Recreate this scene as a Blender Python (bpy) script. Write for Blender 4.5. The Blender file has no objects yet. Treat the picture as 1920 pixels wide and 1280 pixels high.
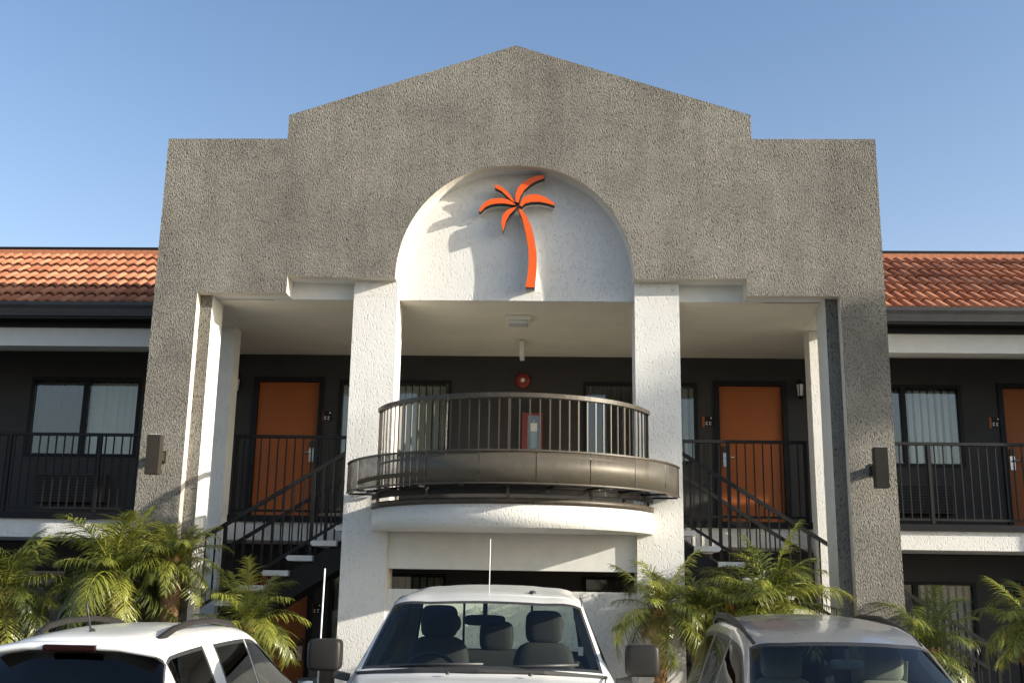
import bpy, bmesh, math, random
from mathutils import Vector, Matrix
from mathutils.geometry import tessellate_polygon
R = math.radians
scene = bpy.context.scene
COL = scene.collection
random.seed(7)

# ------------------------------------------------------------ camera, sky, sun, exposure
cam_data = bpy.data.cameras.new('camera')
cam_data.sensor_width = 36.0
cam_data.lens = 1998.0 / 1920.0 * 36.0
cam_data.clip_start = 0.1
cam_data.clip_end = 3000.0
cam = bpy.data.objects.new('camera', cam_data)
COL.objects.link(cam)
PITCH, YAW, ROLL = 0.224158, -0.0378866, 0.0161948
_f = Vector((math.sin(YAW) * math.cos(PITCH), math.cos(YAW) * math.cos(PITCH), math.sin(PITCH)))
_r = Vector((math.cos(YAW), -math.sin(YAW), 0))
_u = _r.cross(_f)
_r2 = math.cos(ROLL) * _r + math.sin(ROLL) * _u
_u2 = -math.sin(ROLL) * _r + math.cos(ROLL) * _u
mw = Matrix((_r2, _u2, -_f)).transposed().to_4x4()
mw.translation = Vector((0.43055, -12.11618, 1.99572))
cam.matrix_world = mw
scene.camera = cam

SUN_AZ, SUN_EL = R(74), R(17.6)          # azimuth measured from the facade's outward normal (-y) towards +x
sun_dir = Vector((math.sin(SUN_AZ) * math.cos(SUN_EL), -math.cos(SUN_AZ) * math.cos(SUN_EL), math.sin(SUN_EL)))
sd = bpy.data.lights.new('sun', 'SUN')
sd.energy = 5.0
sd.angle = R(0.5)
sd.color = (1.0, 0.93, 0.80)
sun = bpy.data.objects.new('sun', sd)
sun.rotation_euler = sun_dir.to_track_quat('Z', 'Y').to_euler()
COL.objects.link(sun)

world = bpy.data.worlds.new('World')
scene.world = world
world.use_nodes = True
wn = world.node_tree
wn.nodes.clear()
wo = wn.nodes.new('ShaderNodeOutputWorld')
wb = wn.nodes.new('ShaderNodeBackground')
sky = wn.nodes.new('ShaderNodeTexSky')
sky.sky_type = 'NISHITA'
sky.sun_disc = False
sky.sun_elevation = SUN_EL
sky.sun_rotation = math.atan2(sun_dir.x, sun_dir.y)
sky.air_density = 1.0
sky.dust_density = 2.4
sky.ozone_density = 2.2
wb.inputs['Strength'].default_value = 0.126
wm = wn.nodes.new('ShaderNodeMix'); wm.data_type = 'RGBA'; wm.blend_type = 'MULTIPLY'   # white balance of the sky light
wm.inputs['Factor'].default_value = 1.0
wm.inputs[7].default_value = (1.0, 1.07, 1.12, 1)
wn.links.new(sky.outputs[0], wm.inputs[6])
# pale band of haze all round the horizon
wtc = wn.nodes.new('ShaderNodeTexCoord'); wsx = wn.nodes.new('ShaderNodeSeparateXYZ')
wn.links.new(wtc.outputs['Generated'], wsx.inputs[0])
w1 = wn.nodes.new('ShaderNodeMath'); w1.operation = 'SUBTRACT'; w1.use_clamp = True; w1.inputs[0].default_value = 1.0
wn.links.new(wsx.outputs['Z'], w1.inputs[1])
w2 = wn.nodes.new('ShaderNodeMath'); w2.operation = 'POWER'; w2.inputs[1].default_value = 5.0
wn.links.new(w1.outputs[0], w2.inputs[0])
w3 = wn.nodes.new('ShaderNodeMath'); w3.operation = 'MINIMUM'; w3.inputs[1].default_value = 0.42
wn.links.new(w2.outputs[0], w3.inputs[0])
w4 = wn.nodes.new('ShaderNodeMix'); w4.data_type = 'RGBA'; w4.blend_type = 'ADD'
w4.inputs[7].default_value = (2.7, 2.2, 1.8, 1)
wn.links.new(w3.outputs[0], w4.inputs['Factor']); wn.links.new(wm.outputs[2], w4.inputs[6])
wn.links.new(w4.outputs[2], wb.inputs[0])
wn.links.new(wb.outputs[0], wo.inputs[0])

scene.view_settings.view_transform = 'Standard'
scene.view_settings.look = 'None'
scene.view_settings.gamma = 1.0
scene.view_settings.exposure = 0.8
scene.view_settings.use_curve_mapping = False
scene.render.engine = 'CYCLES'

# ------------------------------------------------------------ materials
def new_mat(name):
    m = bpy.data.materials.new(name)
    m.use_nodes = True
    nt = m.node_tree
    b = nt.nodes['Principled BSDF']
    return m, nt, b

def noise(nt, scale, detail=3.0, rough=0.55, vec=None):
    n = nt.nodes.new('ShaderNodeTexNoise')
    n.inputs['Scale'].default_value = scale
    n.inputs['Detail'].default_value = detail
    n.inputs['Roughness'].default_value = rough
    if vec: nt.links.new(vec, n.inputs['Vector'])
    return n

def coords(nt, scale=(1, 1, 1), rot=(0, 0, 0)):
    tc = nt.nodes.new('ShaderNodeTexCoord')
    mp = nt.nodes.new('ShaderNodeMapping')
    mp.inputs['Scale'].default_value = scale
    mp.inputs['Rotation'].default_value = rot
    nt.links.new(tc.outputs['Object'], mp.inputs['Vector'])
    return mp.outputs['Vector']

def ramp(nt, src, stops):
    r = nt.nodes.new('ShaderNodeValToRGB')
    el = r.color_ramp.elements
    while len(el) < len(stops): el.new(0.5)
    for e, (p, c) in zip(el, stops):
        e.position = p
        e.color = (c[0], c[1], c[2], 1) if not isinstance(c, float) else (c, c, c, 1)
    nt.links.new(src, r.inputs['Fac'])
    return r.outputs['Color']

def bump(nt, b, h, strength, dist):
    bp = nt.nodes.new('ShaderNodeBump')
    bp.inputs['Strength'].default_value = strength
    bp.inputs['Distance'].default_value = dist
    nt.links.new(h, bp.inputs['Height'])
    nt.links.new(bp.outputs['Normal'], b.inputs['Normal'])
    return bp

def simple(name, col, rough=0.6, metal=0.0, var=0.12, scale=6.0, bstr=0.0, bdist=0.004, bscale=60.0, coat=0.0, spec=None):
    m, nt, b = new_mat(name)
    v = coords(nt)
    n = noise(nt, scale, 4, 0.6, v)
    lo = [c * (1 - var) for c in col]; hi = [min(1, c * (1 + var)) for c in col]
    nt.links.new(ramp(nt, n.outputs['Fac'], [(0.3, lo), (0.7, hi)]), b.inputs['Base Color'])
    b.inputs['Roughness'].default_value = rough
    b.inputs['Metallic'].default_value = metal
    if coat: b.inputs['Coat Weight'].default_value = coat; b.inputs['Coat Roughness'].default_value = 0.04
    if spec is not None: b.inputs['Specular IOR Level'].default_value = spec
    if bstr:
        n2 = noise(nt, bscale, 3, 0.6, v)
        bump(nt, b, n2.outputs['Fac'], bstr, bdist)
    return m

def stucco(name, lo, hi, blob=26.0, dist=0.02, strength=1.0, pits=0.5, rot=0.6, flat=False, streak=0.0, mott=0.0, sparse=False):
    """knock-down / lace stucco: blobs and dark pits, slightly slanted"""
    m, nt, b = new_mat(name)
    v = coords(nt, (1.55, 1.0, 0.75), (0, rot, 0))
    v0 = coords(nt)
    big = noise(nt, 0.9, 5, 0.62, v0)
    n1 = noise(nt, blob, 2.5, 0.55, v)
    n2 = noise(nt, blob * 3.1, 2, 0.5, v)
    vor = nt.nodes.new('ShaderNodeTexVoronoi')
    vor.inputs['Scale'].default_value = blob * 0.9
    nt.links.new(v, vor.inputs['Vector'])
    blobs = ramp(nt, n1.outputs['Fac'], [(0.33, 0.0), (0.42, 0.9), (0.5, 1.0)] if flat else [(0.34, 0.0), (0.47, 0.5), (0.56, 0.85), (0.75, 1.0)])
    mx = nt.nodes.new('ShaderNodeMath'); mx.operation = 'MULTIPLY_ADD'
    nt.links.new(n2.outputs['Fac'], mx.inputs[0]); mx.inputs[1].default_value = 0.15 if flat else 0.35
    nt.links.new(blobs, mx.inputs[2])
    mv = nt.nodes.new('ShaderNodeMath'); mv.operation = 'MULTIPLY_ADD'
    nt.links.new(vor.outputs['Distance'], mv.inputs[0]); mv.inputs[1].default_value = -0.10 if flat else -0.35
    nt.links.new(mx.outputs[0], mv.inputs[2])
    col = ramp(nt, big.outputs['Fac'], [(0.32, lo), (0.68, hi)])
    # the pits get a darker colour
    mult = nt.nodes.new('ShaderNodeMix'); mult.data_type = 'RGBA'; mult.blend_type = 'MULTIPLY'
    mult.inputs['Factor'].default_value = pits
    pit = ramp(nt, n1.outputs['Fac'], [(0.30, 0.35), (0.44, 1.0)])
    nt.links.new(col, mult.inputs[6]); nt.links.new(pit, mult.inputs[7])
    out = mult.outputs[2]
    if streak:
        vs = coords(nt, (2.2, 1.0, 0.18))
        ns = noise(nt, 1.6, 5, 0.65, vs)
        st = ramp(nt, ns.outputs['Fac'], [(0.38, 0.62), (0.6, 1.0)])
        m2 = nt.nodes.new('ShaderNodeMix'); m2.data_type = 'RGBA'; m2.blend_type = 'MULTIPLY'
        m2.inputs['Factor'].default_value = streak
        nt.links.new(out, m2.inputs[6]); nt.links.new(st, m2.inputs[7])
        out = m2.outputs[2]
    if sparse:
        ns2 = noise(nt, blob * 0.62, 3.0, 0.6, v)
        m4 = nt.nodes.new('ShaderNodeMix'); m4.data_type = 'RGBA'; m4.blend_type = 'MULTIPLY'
        m4.inputs['Factor'].default_value = 1.0
        nt.links.new(out, m4.inputs[6]); nt.links.new(ramp(nt, ns2.outputs['Fac'], [(0.32, 0.28), (0.42, 1.0)]), m4.inputs[7])
        out = m4.outputs[2]
    if mott:
        nm = noise(nt, 7.0, 6, 0.75, v0)
        m3 = nt.nodes.new('ShaderNodeMix'); m3.data_type = 'RGBA'; m3.blend_type = 'MULTIPLY'
        m3.inputs['Factor'].default_value = mott
        nt.links.new(out, m3.inputs[6]); nt.links.new(ramp(nt, nm.outputs['Fac'], [(0.35, 0.6), (0.62, 1.0)]), m3.inputs[7])
        out = m3.outputs[2]
    nt.links.new(out, b.inputs['Base Color'])
    b.inputs['Roughness'].default_value = 0.93
    b.inputs['Specular IOR Level'].default_value = 0.15
    bump(nt, b, mv.outputs[0], strength, dist)
    return m

M = {}
M['grey'] = stucco('grey_stucco', (0.225, 0.208, 0.180), (0.365, 0.340, 0.294), blob=46, dist=0.022, pits=1.0, streak=0.3, mott=0.4, sparse=True)
M['white_rough'] = stucco('white_stucco', (0.66, 0.64, 0.60), (0.74, 0.72, 0.68), blob=38, dist=0.006, strength=0.8, pits=0.16, flat=True, rot=0.7, streak=0.10)
M['white'] = simple('white_plaster', (0.66, 0.65, 0.62), 0.9, var=0.05, bstr=0.35, bdist=0.004, bscale=45)
M['cream'] = simple('cream_plaster', (0.62, 0.56, 0.47), 0.9, var=0.06, bstr=0.35, bdist=0.004, bscale=45)
M['ceiling'] = simple('ceiling_plaster', (0.72, 0.67, 0.565), 0.9, var=0.07, scale=1.5, bstr=0.3, bdist=0.004, bscale=40)
M['dark_wall'] = simple('dark_wall_paint', (0.038, 0.035, 0.033), 0.8, var=0.10, scale=2.5, bstr=0.4, bdist=0.004, bscale=55)
M['black_trim'] = simple('black_trim', (0.010, 0.010, 0.011), 0.5, var=0.2, spec=0.2)
M['gutter'] = simple('gutter_metal', (0.045, 0.043, 0.042), 0.35, 0.3, var=0.2)
M['bronze'] = simple('bronze_metal', (0.062, 0.051, 0.038), 0.42, 0.1, var=0.2, scale=12, spec=0.3)
M['black_metal'] = simple('black_metal', (0.012, 0.011, 0.011), 0.5, 0.0, var=0.2, scale=12, spec=0.25)
M['door'] = simple('orange_door_paint', (0.34, 0.085, 0.010), 0.6, var=0.06, scale=2)
M['orange'] = simple('orange_enamel', (0.82, 0.10, 0.004), 0.45, var=0.02)
M['sign_black'] = simple('sign_side_black', (0.012, 0.010, 0.010), 0.5)
M['steel'] = simple('brushed_steel', (0.5, 0.5, 0.5), 0.3, 1.0, var=0.1)
M['red'] = simple('red_enamel', (0.22, 0.018, 0.010), 0.4, var=0.05)
M['white_paint'] = simple('white_paint', (0.75, 0.73, 0.68), 0.5, var=0.04)
M['lamp_bronze'] = simple('lamp_bronze', (0.036, 0.030, 0.023), 0.5, 0.0, var=0.1, spec=0.2)
M['tread'] = simple('concrete_tread', (0.62, 0.61, 0.58), 0.85, var=0.12, bstr=0.3)
M['concrete'] = simple('concrete', (0.30, 0.29, 0.27), 0.9, var=0.15, bstr=0.4)
M['slat'] = simple('blind_slat', (0.84, 0.80, 0.68), 0.8, var=0.06)
M['curtain'] = simple('curtain_cloth', (0.12, 0.095, 0.075), 0.9, var=0.1)
M['rubber'] = simple('tyre_rubber', (0.02, 0.02, 0.02), 0.8)
M['plastic'] = simple('black_plastic', (0.03, 0.03, 0.03), 0.45)
M['rail_plastic'] = simple('grey_plastic', (0.022, 0.020, 0.018), 0.45, spec=0.25)
M['seat'] = simple('seat_cloth_dark', (0.035, 0.033, 0.032), 0.85, bstr=0.2)
M['seat_light'] = simple('seat_cloth_beige', (0.30, 0.29, 0.24), 0.8, bstr=0.2)
M['trim_light'] = simple('cabin_trim_beige', (0.34, 0.34, 0.28), 0.8)
M['trim_dark'] = simple('cabin_trim_dark', (0.03, 0.03, 0.032), 0.7)
M['soil'] = simple('soil', (0.07, 0.05, 0.035), 0.95, bstr=0.6, bdist=0.02, bscale=25)
M['lens_red'] = simple('brake_lens', (0.018, 0.004, 0.003), 0.2, spec=0.3)
M['lens_clear'] = simple('lamp_lens', (0.6, 0.6, 0.6), 0.1)
M['chrome'] = simple('chrome', (0.65, 0.65, 0.65), 0.12, 1.0, var=0.02)
M['mirror'] = simple('mirror_glass', (0.8, 0.8, 0.82), 0.03, 1.0, var=0.0)
M['bark'] = simple('palm_fibre', (0.17, 0.095, 0.042), 0.9, var=0.4, scale=30, bstr=0.8, bdist=0.02, bscale=40)
M['bark_light'] = simple('palm_boot', (0.27, 0.15, 0.065), 0.85, var=0.35, scale=20)

def asphalt():
    m, nt, b = new_mat('asphalt')
    v = coords(nt)
    n = noise(nt, 0.6, 5, 0.6, v); n2 = noise(nt, 90, 2, 0.5, v)
    nt.links.new(ramp(nt, n.outputs['Fac'], [(0.3, (0.045, 0.045, 0.043)), (0.7, (0.066, 0.065, 0.062))]), b.inputs['Base Color'])
    b.inputs['Roughness'].default_value = 0.9
    bump(nt, b, n2.outputs['Fac'], 0.6, 0.006)
    return m
M['asphalt'] = asphalt()

def tile_mat():
    m, nt, b = new_mat('clay_tile')
    oi = nt.nodes.new('ShaderNodeObjectInfo')
    v = coords(nt)
    n = noise(nt, 22, 4, 0.6, v)
    a = ramp(nt, oi.outputs['Random'], [(0.0, (0.33, 0.115, 0.055)), (0.5, (0.44, 0.165, 0.080)), (1.0, (0.54, 0.235, 0.125))])
    mix = nt.nodes.new('ShaderNodeMix'); mix.data_type = 'RGBA'; mix.blend_type = 'MULTIPLY'
    mix.inputs['Factor'].default_value = 0.5
    nt.links.new(a, mix.inputs[6])
    nt.links.new(ramp(nt, n.outputs['Fac'], [(0.3, 0.35), (0.6, 1.0)]), mix.inputs[7])
    nt.links.new(mix.outputs[2], b.inputs['Base Color'])
    b.inputs['Roughness'].default_value = 0.85
    bump(nt, b, n.outputs['Fac'], 0.3, 0.004)
    return m
M['tile'] = tile_mat()

def glass(name, tint, ior_boost=1.5, dark=None):
    m, nt, b = new_mat(name)
    nt.nodes.remove(b)
    out = [n for n in nt.nodes if n.type == 'OUTPUT_MATERIAL'][0]
    tr = nt.nodes.new('ShaderNodeBsdfTransparent'); tr.inputs[0].default_value = (*tint, 1)
    gl = nt.nodes.new('ShaderNodeBsdfGlossy'); gl.inputs['Roughness'].default_value = 0.02
    fr = nt.nodes.new('ShaderNodeFresnel'); fr.inputs['IOR'].default_value = ior_boost
    mx = nt.nodes.new('ShaderNodeMixShader')
    nt.links.new(fr.outputs[0], mx.inputs[0])
    nt.links.new(tr.outputs[0], mx.inputs[1]); nt.links.new(gl.outputs[0], mx.inputs[2])
    nt.links.new(mx.outputs[0], out.inputs[0])
    return m
M['glass'] = glass('window_glass', (0.90, 0.93, 0.92), 1.75)
M['car_glass'] = glass('windscreen_glass', (0.80, 0.86, 0.80), 1.45)
M['tint_glass'] = glass('tinted_glass', (0.05, 0.055, 0.07), 1.5)
M['dim_glass'] = glass('dim_glass', (0.62, 0.68, 0.65), 1.5)

def screen_mat():
    """perforated bronze sheet: half metal, half holes"""
    m, nt, b = new_mat('perforated_bronze')
    out = [n for n in nt.nodes if n.type == 'OUTPUT_MATERIAL'][0]
    b.inputs['Specular IOR Level'].default_value = 0.3
    b.inputs['Base Color'].default_value = (0.105, 0.09, 0.068, 1)
    b.inputs['Roughness'].default_value = 0.45; b.inputs['Metallic'].default_value = 0.2
    tr = nt.nodes.new('ShaderNodeBsdfTransparent')
    v = coords(nt); n = noise(nt, 7, 4, 0.6, v)
    mx = nt.nodes.new('ShaderNodeMixShader')
    nt.links.new(ramp(nt, n.outputs['Fac'], [(0.3, 0.72), (0.7, 0.92)]), mx.inputs[0])
    nt.links.new(tr.outputs[0], mx.inputs[1]); nt.links.new(b.outputs[0], mx.inputs[2])
    nt.links.new(mx.outputs[0], out.inputs[0])
    return m
M['screen'] = screen_mat()

def car_paint(name, col, metal=0.0, rough=0.35, inner=(0.30, 0.30, 0.26)):
    m, nt, b = new_mat(name)
    out = [n for n in nt.nodes if n.type == 'OUTPUT_MATERIAL'][0]
    v = coords(nt); n = noise(nt, 3.0, 5, 0.65, v)
    lo = [c * 0.90 for c in col]
    nt.links.new(ramp(nt, n.outputs['Fac'], [(0.3, lo), (0.65, col)]), b.inputs['Base Color'])
    b.inputs['Metallic'].default_value = metal
    nt.links.new(ramp(nt, n.outputs['Fac'], [(0.3, rough + 0.12), (0.7, rough)]), b.inputs['Roughness'])
    b.inputs['Coat Weight'].default_value = 0.8; b.inputs['Coat Roughness'].default_value = 0.05
    geo = nt.nodes.new('ShaderNodeNewGeometry')
    d = nt.nodes.new('ShaderNodeBsdfDiffuse'); d.inputs[0].default_value = (*inner, 1)
    mx = nt.nodes.new('ShaderNodeMixShader')
    nt.links.new(geo.outputs['Backfacing'], mx.inputs[0])
    nt.links.new(b.outputs[0], mx.inputs[1]); nt.links.new(d.outputs[0], mx.inputs[2])
    nt.links.new(mx.outputs[0], out.inputs[0])
    return m
M['paint_white'] = car_paint('white_car_paint', (0.84, 0.83, 0.80), 0.0, 0.35)
M['paint_truck'] = car_paint('truck_white_paint', (0.80, 0.785, 0.74), 0.0, 0.35, (0.20, 0.20, 0.17))
M['paint_silver'] = car_paint('silver_grey_paint', (0.44, 0.45, 0.455), 0.7, 0.25, (0.3, 0.3, 0.26))

def leaf_mat(name, a, bcol):
    m, nt, b = new_mat(name)
    out = [n for n in nt.nodes if n.type == 'OUTPUT_MATERIAL'][0]
    oi = nt.nodes.new('ShaderNodeObjectInfo')
    v = coords(nt); n = noise(nt, 5, 3, 0.6, v)
    ad = nt.nodes.new('ShaderNodeMath'); ad.operation = 'MULTIPLY_ADD'
    nt.links.new(oi.outputs['Random'], ad.inputs[0]); ad.inputs[1].default_value = 0.45
    ms = nt.nodes.new('ShaderNodeMath'); ms.operation = 'MULTIPLY'; ms.inputs[1].default_value = 0.6
    nt.links.new(n.outputs['Fac'], ms.inputs[0]); nt.links.new(ms.outputs[0], ad.inputs[2])
    c = ramp(nt, ad.outputs[0], [(0.15, a), (0.75, bcol)])
    nt.links.new(c, b.inputs['Base Color'])
    b.inputs['Roughness'].default_value = 0.33
    tl = nt.nodes.new('ShaderNodeBsdfTranslucent')
    nt.links.new(c, tl.inputs[0])
    mx = nt.nodes.new('ShaderNodeMixShader'); mx.inputs[0].default_value = 0.28
    nt.links.new(b.outputs[0], mx.inputs[1]); nt.links.new(tl.outputs[0], mx.inputs[2])
    nt.links.new(mx.outputs[0], out.inputs[0])
    return m
M['leaf'] = leaf_mat('palm_leaf', (0.048, 0.072, 0.017), (0.26, 0.27, 0.045))
M['leaf_dry'] = leaf_mat('dry_palm_leaf', (0.20, 0.13, 0.05), (0.32, 0.22, 0.09))

# ------------------------------------------------------------ mesh helpers
class MB:
    def __init__(s): s.v = []; s.f = []; s.mi = []; s.smooth = []
    def face(s, idx, mi=0, sm=False): s.f.append(tuple(idx)); s.mi.append(mi); s.smooth.append(sm)
    def box(s, x0, x1, y0, y1, z0, z1, mi=0):
        b = len(s.v)
        s.v += [(x0, y0, z0), (x1, y0, z0), (x1, y1, z0), (x0, y1, z0), (x0, y0, z1), (x1, y0, z1), (x1, y1, z1), (x0, y1, z1)]
        for q in ((0, 3, 2, 1), (4, 5, 6, 7), (0, 1, 5, 4), (1, 2, 6, 5), (2, 3, 7, 6), (3, 0, 4, 7)):
            s.face([b + i for i in q], mi)
        return s
    def tube(s, pts, r, n=8, mi=0, cap=True, sm=True, rads=None, flat=None):
        """round tube along pts; flat=(w,h) makes a rectangular bar"""
        P = [Vector(p) for p in pts]
        b = len(s.v)
        prev = None
        m = 4 if flat else n
        for i, p in enumerate(P):
            t = (P[min(i + 1, len(P) - 1)] - P[max(i - 1, 0)]).normalized()
            if flat:
                up = Vector((0, 0, 1))
                if abs(t.z) > 0.95: up = Vector((0, 1, 0))
            else:
                up = prev if prev is not None else (Vector((0, 0, 1)) if abs(t.z) < 0.9 else Vector((1, 0, 0)))
            a = t.cross(up)
            if a.length < 1e-6: a = t.cross(Vector((0, 1, 0.01)))
            a.normalize(); c = a.cross(t).normalized()
            prev = c
            rr = rads[i] if rads else r
            if flat:
                w, h = flat
                for sx, sz in ((-1, -1), (1, -1), (1, 1), (-1, 1)):
                    s.v.append(tuple(p + a * (sx * w / 2) + c * (sz * h / 2)))
            else:
                for k in range(n):
                    an = 2 * math.pi * k / n
                    s.v.append(tuple(p + a * (math.cos(an) * rr) + c * (math.sin(an) * rr)))
        for i in range(len(P) - 1):
            for k in range(m):
                k2 = (k + 1) % m
                s.face((b + i * m + k, b + i * m + k2, b + (i + 1) * m + k2, b + (i + 1) * m + k), mi, sm and not flat)
        if cap:
            s.face([b + k for k in range(m)][::-1], mi)
            e = b + (len(P) - 1) * m
            s.face([e + k for k in range(m)], mi)
        return s
    def lathe(s, prof, axis='z', c=(0, 0, 0), n=20, mi=0, sm=True):
        b = len(s.v)
        for r, h in prof:
            for k in range(n):
                a = 2 * math.pi * k / n
                x, y = r * math.cos(a), r * math.sin(a)
                if axis == 'z': p = (c[0] + x, c[1] + y, c[2] + h)
                elif axis == 'y': p = (c[0] + x, c[1] + h, c[2] + y)
                else: p = (c[0] + h, c[1] + x, c[2] + y)
                s.v.append(p)
        for i in range(len(prof) - 1):
            for k in range(n):
                k2 = (k + 1) % n
                s.face((b + i * n + k, b + i * n + k2, b + (i + 1) * n + k2, b + (i + 1) * n + k), mi, sm)
        return s
    def prism(s, poly, y0, y1, mi=0, side=None, back=None):
        """poly of (x,z), extruded along y; side(i)->material index of edge i"""
        b = len(s.v); n = len(poly)
        s.v += [(x, y0, z) for x, z in poly] + [(x, y1, z) for x, z in poly]
        s.face([b + i for i in range(n)], mi)
        s.face([b + n + i for i in range(n)][::-1], mi if back is None else back)
        for i in range(n):
            j = (i + 1) % n
            s.face((b + i, b + n + i, b + n + j, b + j), side(i) if side else mi)
        return s
    def grid(s, rows, mi=0, sm=True, close=False):
        b = len(s.v); n = len(rows[0])
        for r in rows: s.v += [tuple(p) for p in r]
        for i in range(len(rows) - 1):
            for j in range(n - (0 if close else 1)):
                j2 = (j + 1) % n
                s.face((b + i * n + j, b + i * n + j2, b + (i + 1) * n + j2, b + (i + 1) * n + j), mi, sm)
        return s
    def mesh(s, name, mats, normals=True):
        me = bpy.data.meshes.new(name)
        me.from_pydata(s.v, [], s.f)
        for m in (mats if isinstance(mats, (list, tuple)) else [mats]): me.materials.append(M[m] if isinstance(m, str) else m)
        for p, mi, sm in zip(me.polygons, s.mi, s.smooth):
            p.material_index = mi; p.use_smooth = sm
        if normals:
            bm = bmesh.new(); bm.from_mesh(me)
            bmesh.ops.recalc_face_normals(bm, faces=bm.faces)
            bm.to_mesh(me); bm.free()
        me.update()
        return me

def tag(o, label=None, cat=None, group=None, kind=None):
    if label: o['label'] = label
    if cat: o['category'] = cat
    if group: o['group'] = group
    if kind: o['kind'] = kind
    return o

def link(name, me, parent=None, loc=(0, 0, 0), rot=(0, 0, 0), bevel=0.0):
    o = bpy.data.objects.new(name, me)
    COL.objects.link(o)
    o.location = loc; o.rotation_euler = rot
    if parent: o.parent = parent
    if bevel:
        b = o.modifiers.new('bevel', 'BEVEL'); b.width = bevel; b.segments = 2; b.limit_method = 'ANGLE'; b.angle_limit = R(40)
    return o

def part(name, mb, mats, parent=None, loc=(0, 0, 0), rot=(0, 0, 0), bevel=0.0, normals=True):
    return link(name, mb.mesh(name, mats, normals), parent, loc, rot, bevel)

def thing(name, label, cat, loc=(0, 0, 0), rotz=0.0, group=None):
    o = bpy.data.objects.new(name, None)
    o.empty_display_size = 0.2
    COL.objects.link(o)
    o.location = loc; o.rotation_euler = (0, 0, rotz)
    return tag(o, label, cat, group)

def copy_tree(o, parent=None):
    c = o.copy(); COL.objects.link(c)
    c.parent = parent
    for ch in list(o.children): copy_tree(ch, c)
    return c

def BOX(*a): return MB().box(*a)

# ------------------------------------------------------------ ground
tag(part('ground', BOX(-300, 300, -300, 300, -0.2, 0.0), 'asphalt'), kind='structure')
tag(part('planting_bed', BOX(-9.0, 9.0, -0.62, -0.01, 0.0, 0.10), 'soil'), kind='structure')
tag(part('kerb', BOX(-9.0, 9.0, -0.76, -0.622, 0.0, 0.15), 'concrete', bevel=0.015), kind='structure')
tag(part('pavement', BOX(-11, 11, 0.0, 3.45, 0.0, 0.12), 'concrete'), kind='structure')
mb = MB()
for x in (-4.5, -1.45, 1.35, 4.25, 7.1, -7.4):
    mb.box(x - 0.05, x + 0.05, -6.3, -0.9, 0.004, 0.008)
tag(part('parking_line_marking', mb, 'white_paint'), kind='structure')

# ------------------------------------------------------------ the motel
W, HT, S_, ZS, PI_, ZL, NX, NZ = 4.31, 7.293, 2.83, 7.605, 3.79, 5.33, 2.72, 5.54
CO, CI = 1.94, 1.415
motel = thing('motel_building', 'two storey stucco motel with grey stepped gable over an arched entrance and clay tiled wings', 'building')

def arch_pts(r0x, z0, ztop, n=36):
    pts = []
    for i in range(n + 1):
        a = math.pi * i / n
        ca, sa = math.cos(a), math.sin(a)
        pts.append((r0x * (abs(ca) ** 0.92) * (1 if ca >= 0 else -1) - 0.015, z0 + (ztop - z0) * sa ** 0.98))
    return pts
def outline(W, pin, zl, grow=0.0):
    P = [(-W, 0.1), (-W, HT), (-S_, HT), (-S_, ZS), (-0.042, 8.54), (S_, ZS), (S_, HT), (W, HT), (W, 0.1), (pin, 0.1), (pin, zl)]
    n_out = len(P) - 3
    P += [(NX, zl), (NX, NZ)]
    ar = arch_pts(CI, 5.52, 6.95)
    P += ar
    P += [(-NX, NZ), (-NX, zl), (-pin, zl), (-pin, 0.1)]
    return P, n_out
def tri_prism(name, P, y0, y1, mats, side, parent):
    n = len(P)
    tris = tessellate_polygon([[Vector((x, z, 0)) for x, z in P]])
    v = [(x, y0, z) for x, z in P] + [(x, y1, z) for x, z in P]
    f = [tuple(t) for t in tris] + [tuple(n + i for i in t[::-1]) for t in tris]
    mi = [0] * len(f)
    for i in range(n):
        j = (i + 1) % n
        f.append((i, n + i, n + j, j)); mi.append(side(i))
    me = bpy.data.meshes.new(name); me.from_pydata(v, [], f)
    for m in mats: me.materials.append(M[m])
    for p, k in zip(me.polygons, mi): p.material_index = k
    bm = bmesh.new(); bm.from_mesh(me)
    bmesh.ops.recalc_face_normals(bm, faces=bm.faces)
    bm.to_mesh(me); bm.free()
    return link(name, me, parent)
PA, no = outline(W, PI_, ZL)
tri_prism('gable_wall', PA, 0.0, 0.13, ['grey', 'cream'], lambda i: 0 if (i <= no - 1) else 1, motel)
PB, no = outline(W - 0.004, 3.645, ZL + 0.002)
tri_prism('gable_wall_inner_layer', PB, 0.1305, 0.30, ['grey', 'white'], lambda i: 0 if (i <= no - 1) else 1, motel)
# attic block behind the gable, its soffit is the entrance ceiling
part('attic_block', BOX(-W + 0.01, W - 0.01, 0.31, 1.40, 5.60, HT - 0.012), 'grey', motel)
part('flat_roof', BOX(-W + 0.01, W - 0.01, 1.402, 4.0, 5.50, 5.62), 'black_trim', motel)
mb = BOX(-3.72, 3.72, 0.335, 3.50, 5.33, 5.45)
mb.box(-W + .02, -3.722, 0.335, 3.50, 5.328, 5.45); mb.box(3.722, W - .02, 0.335, 3.50, 5.328, 5.45)
part('ceiling', mb, 'ceiling', motel)
# white beam and arch panel set back inside the gable
part('arch_panel', BOX(-1.60, 1.60, 0.301, 0.333, 5.332, 7.1), 'white_rough', motel)
for sx in (-1, 1):
    xa, xb = sorted((sx * 1.602, sx * 2.95))
    part('beam_panel', BOX(xa, xb, 0.301, 0.333, 5.332, 5.598), 'white', motel)
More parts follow.
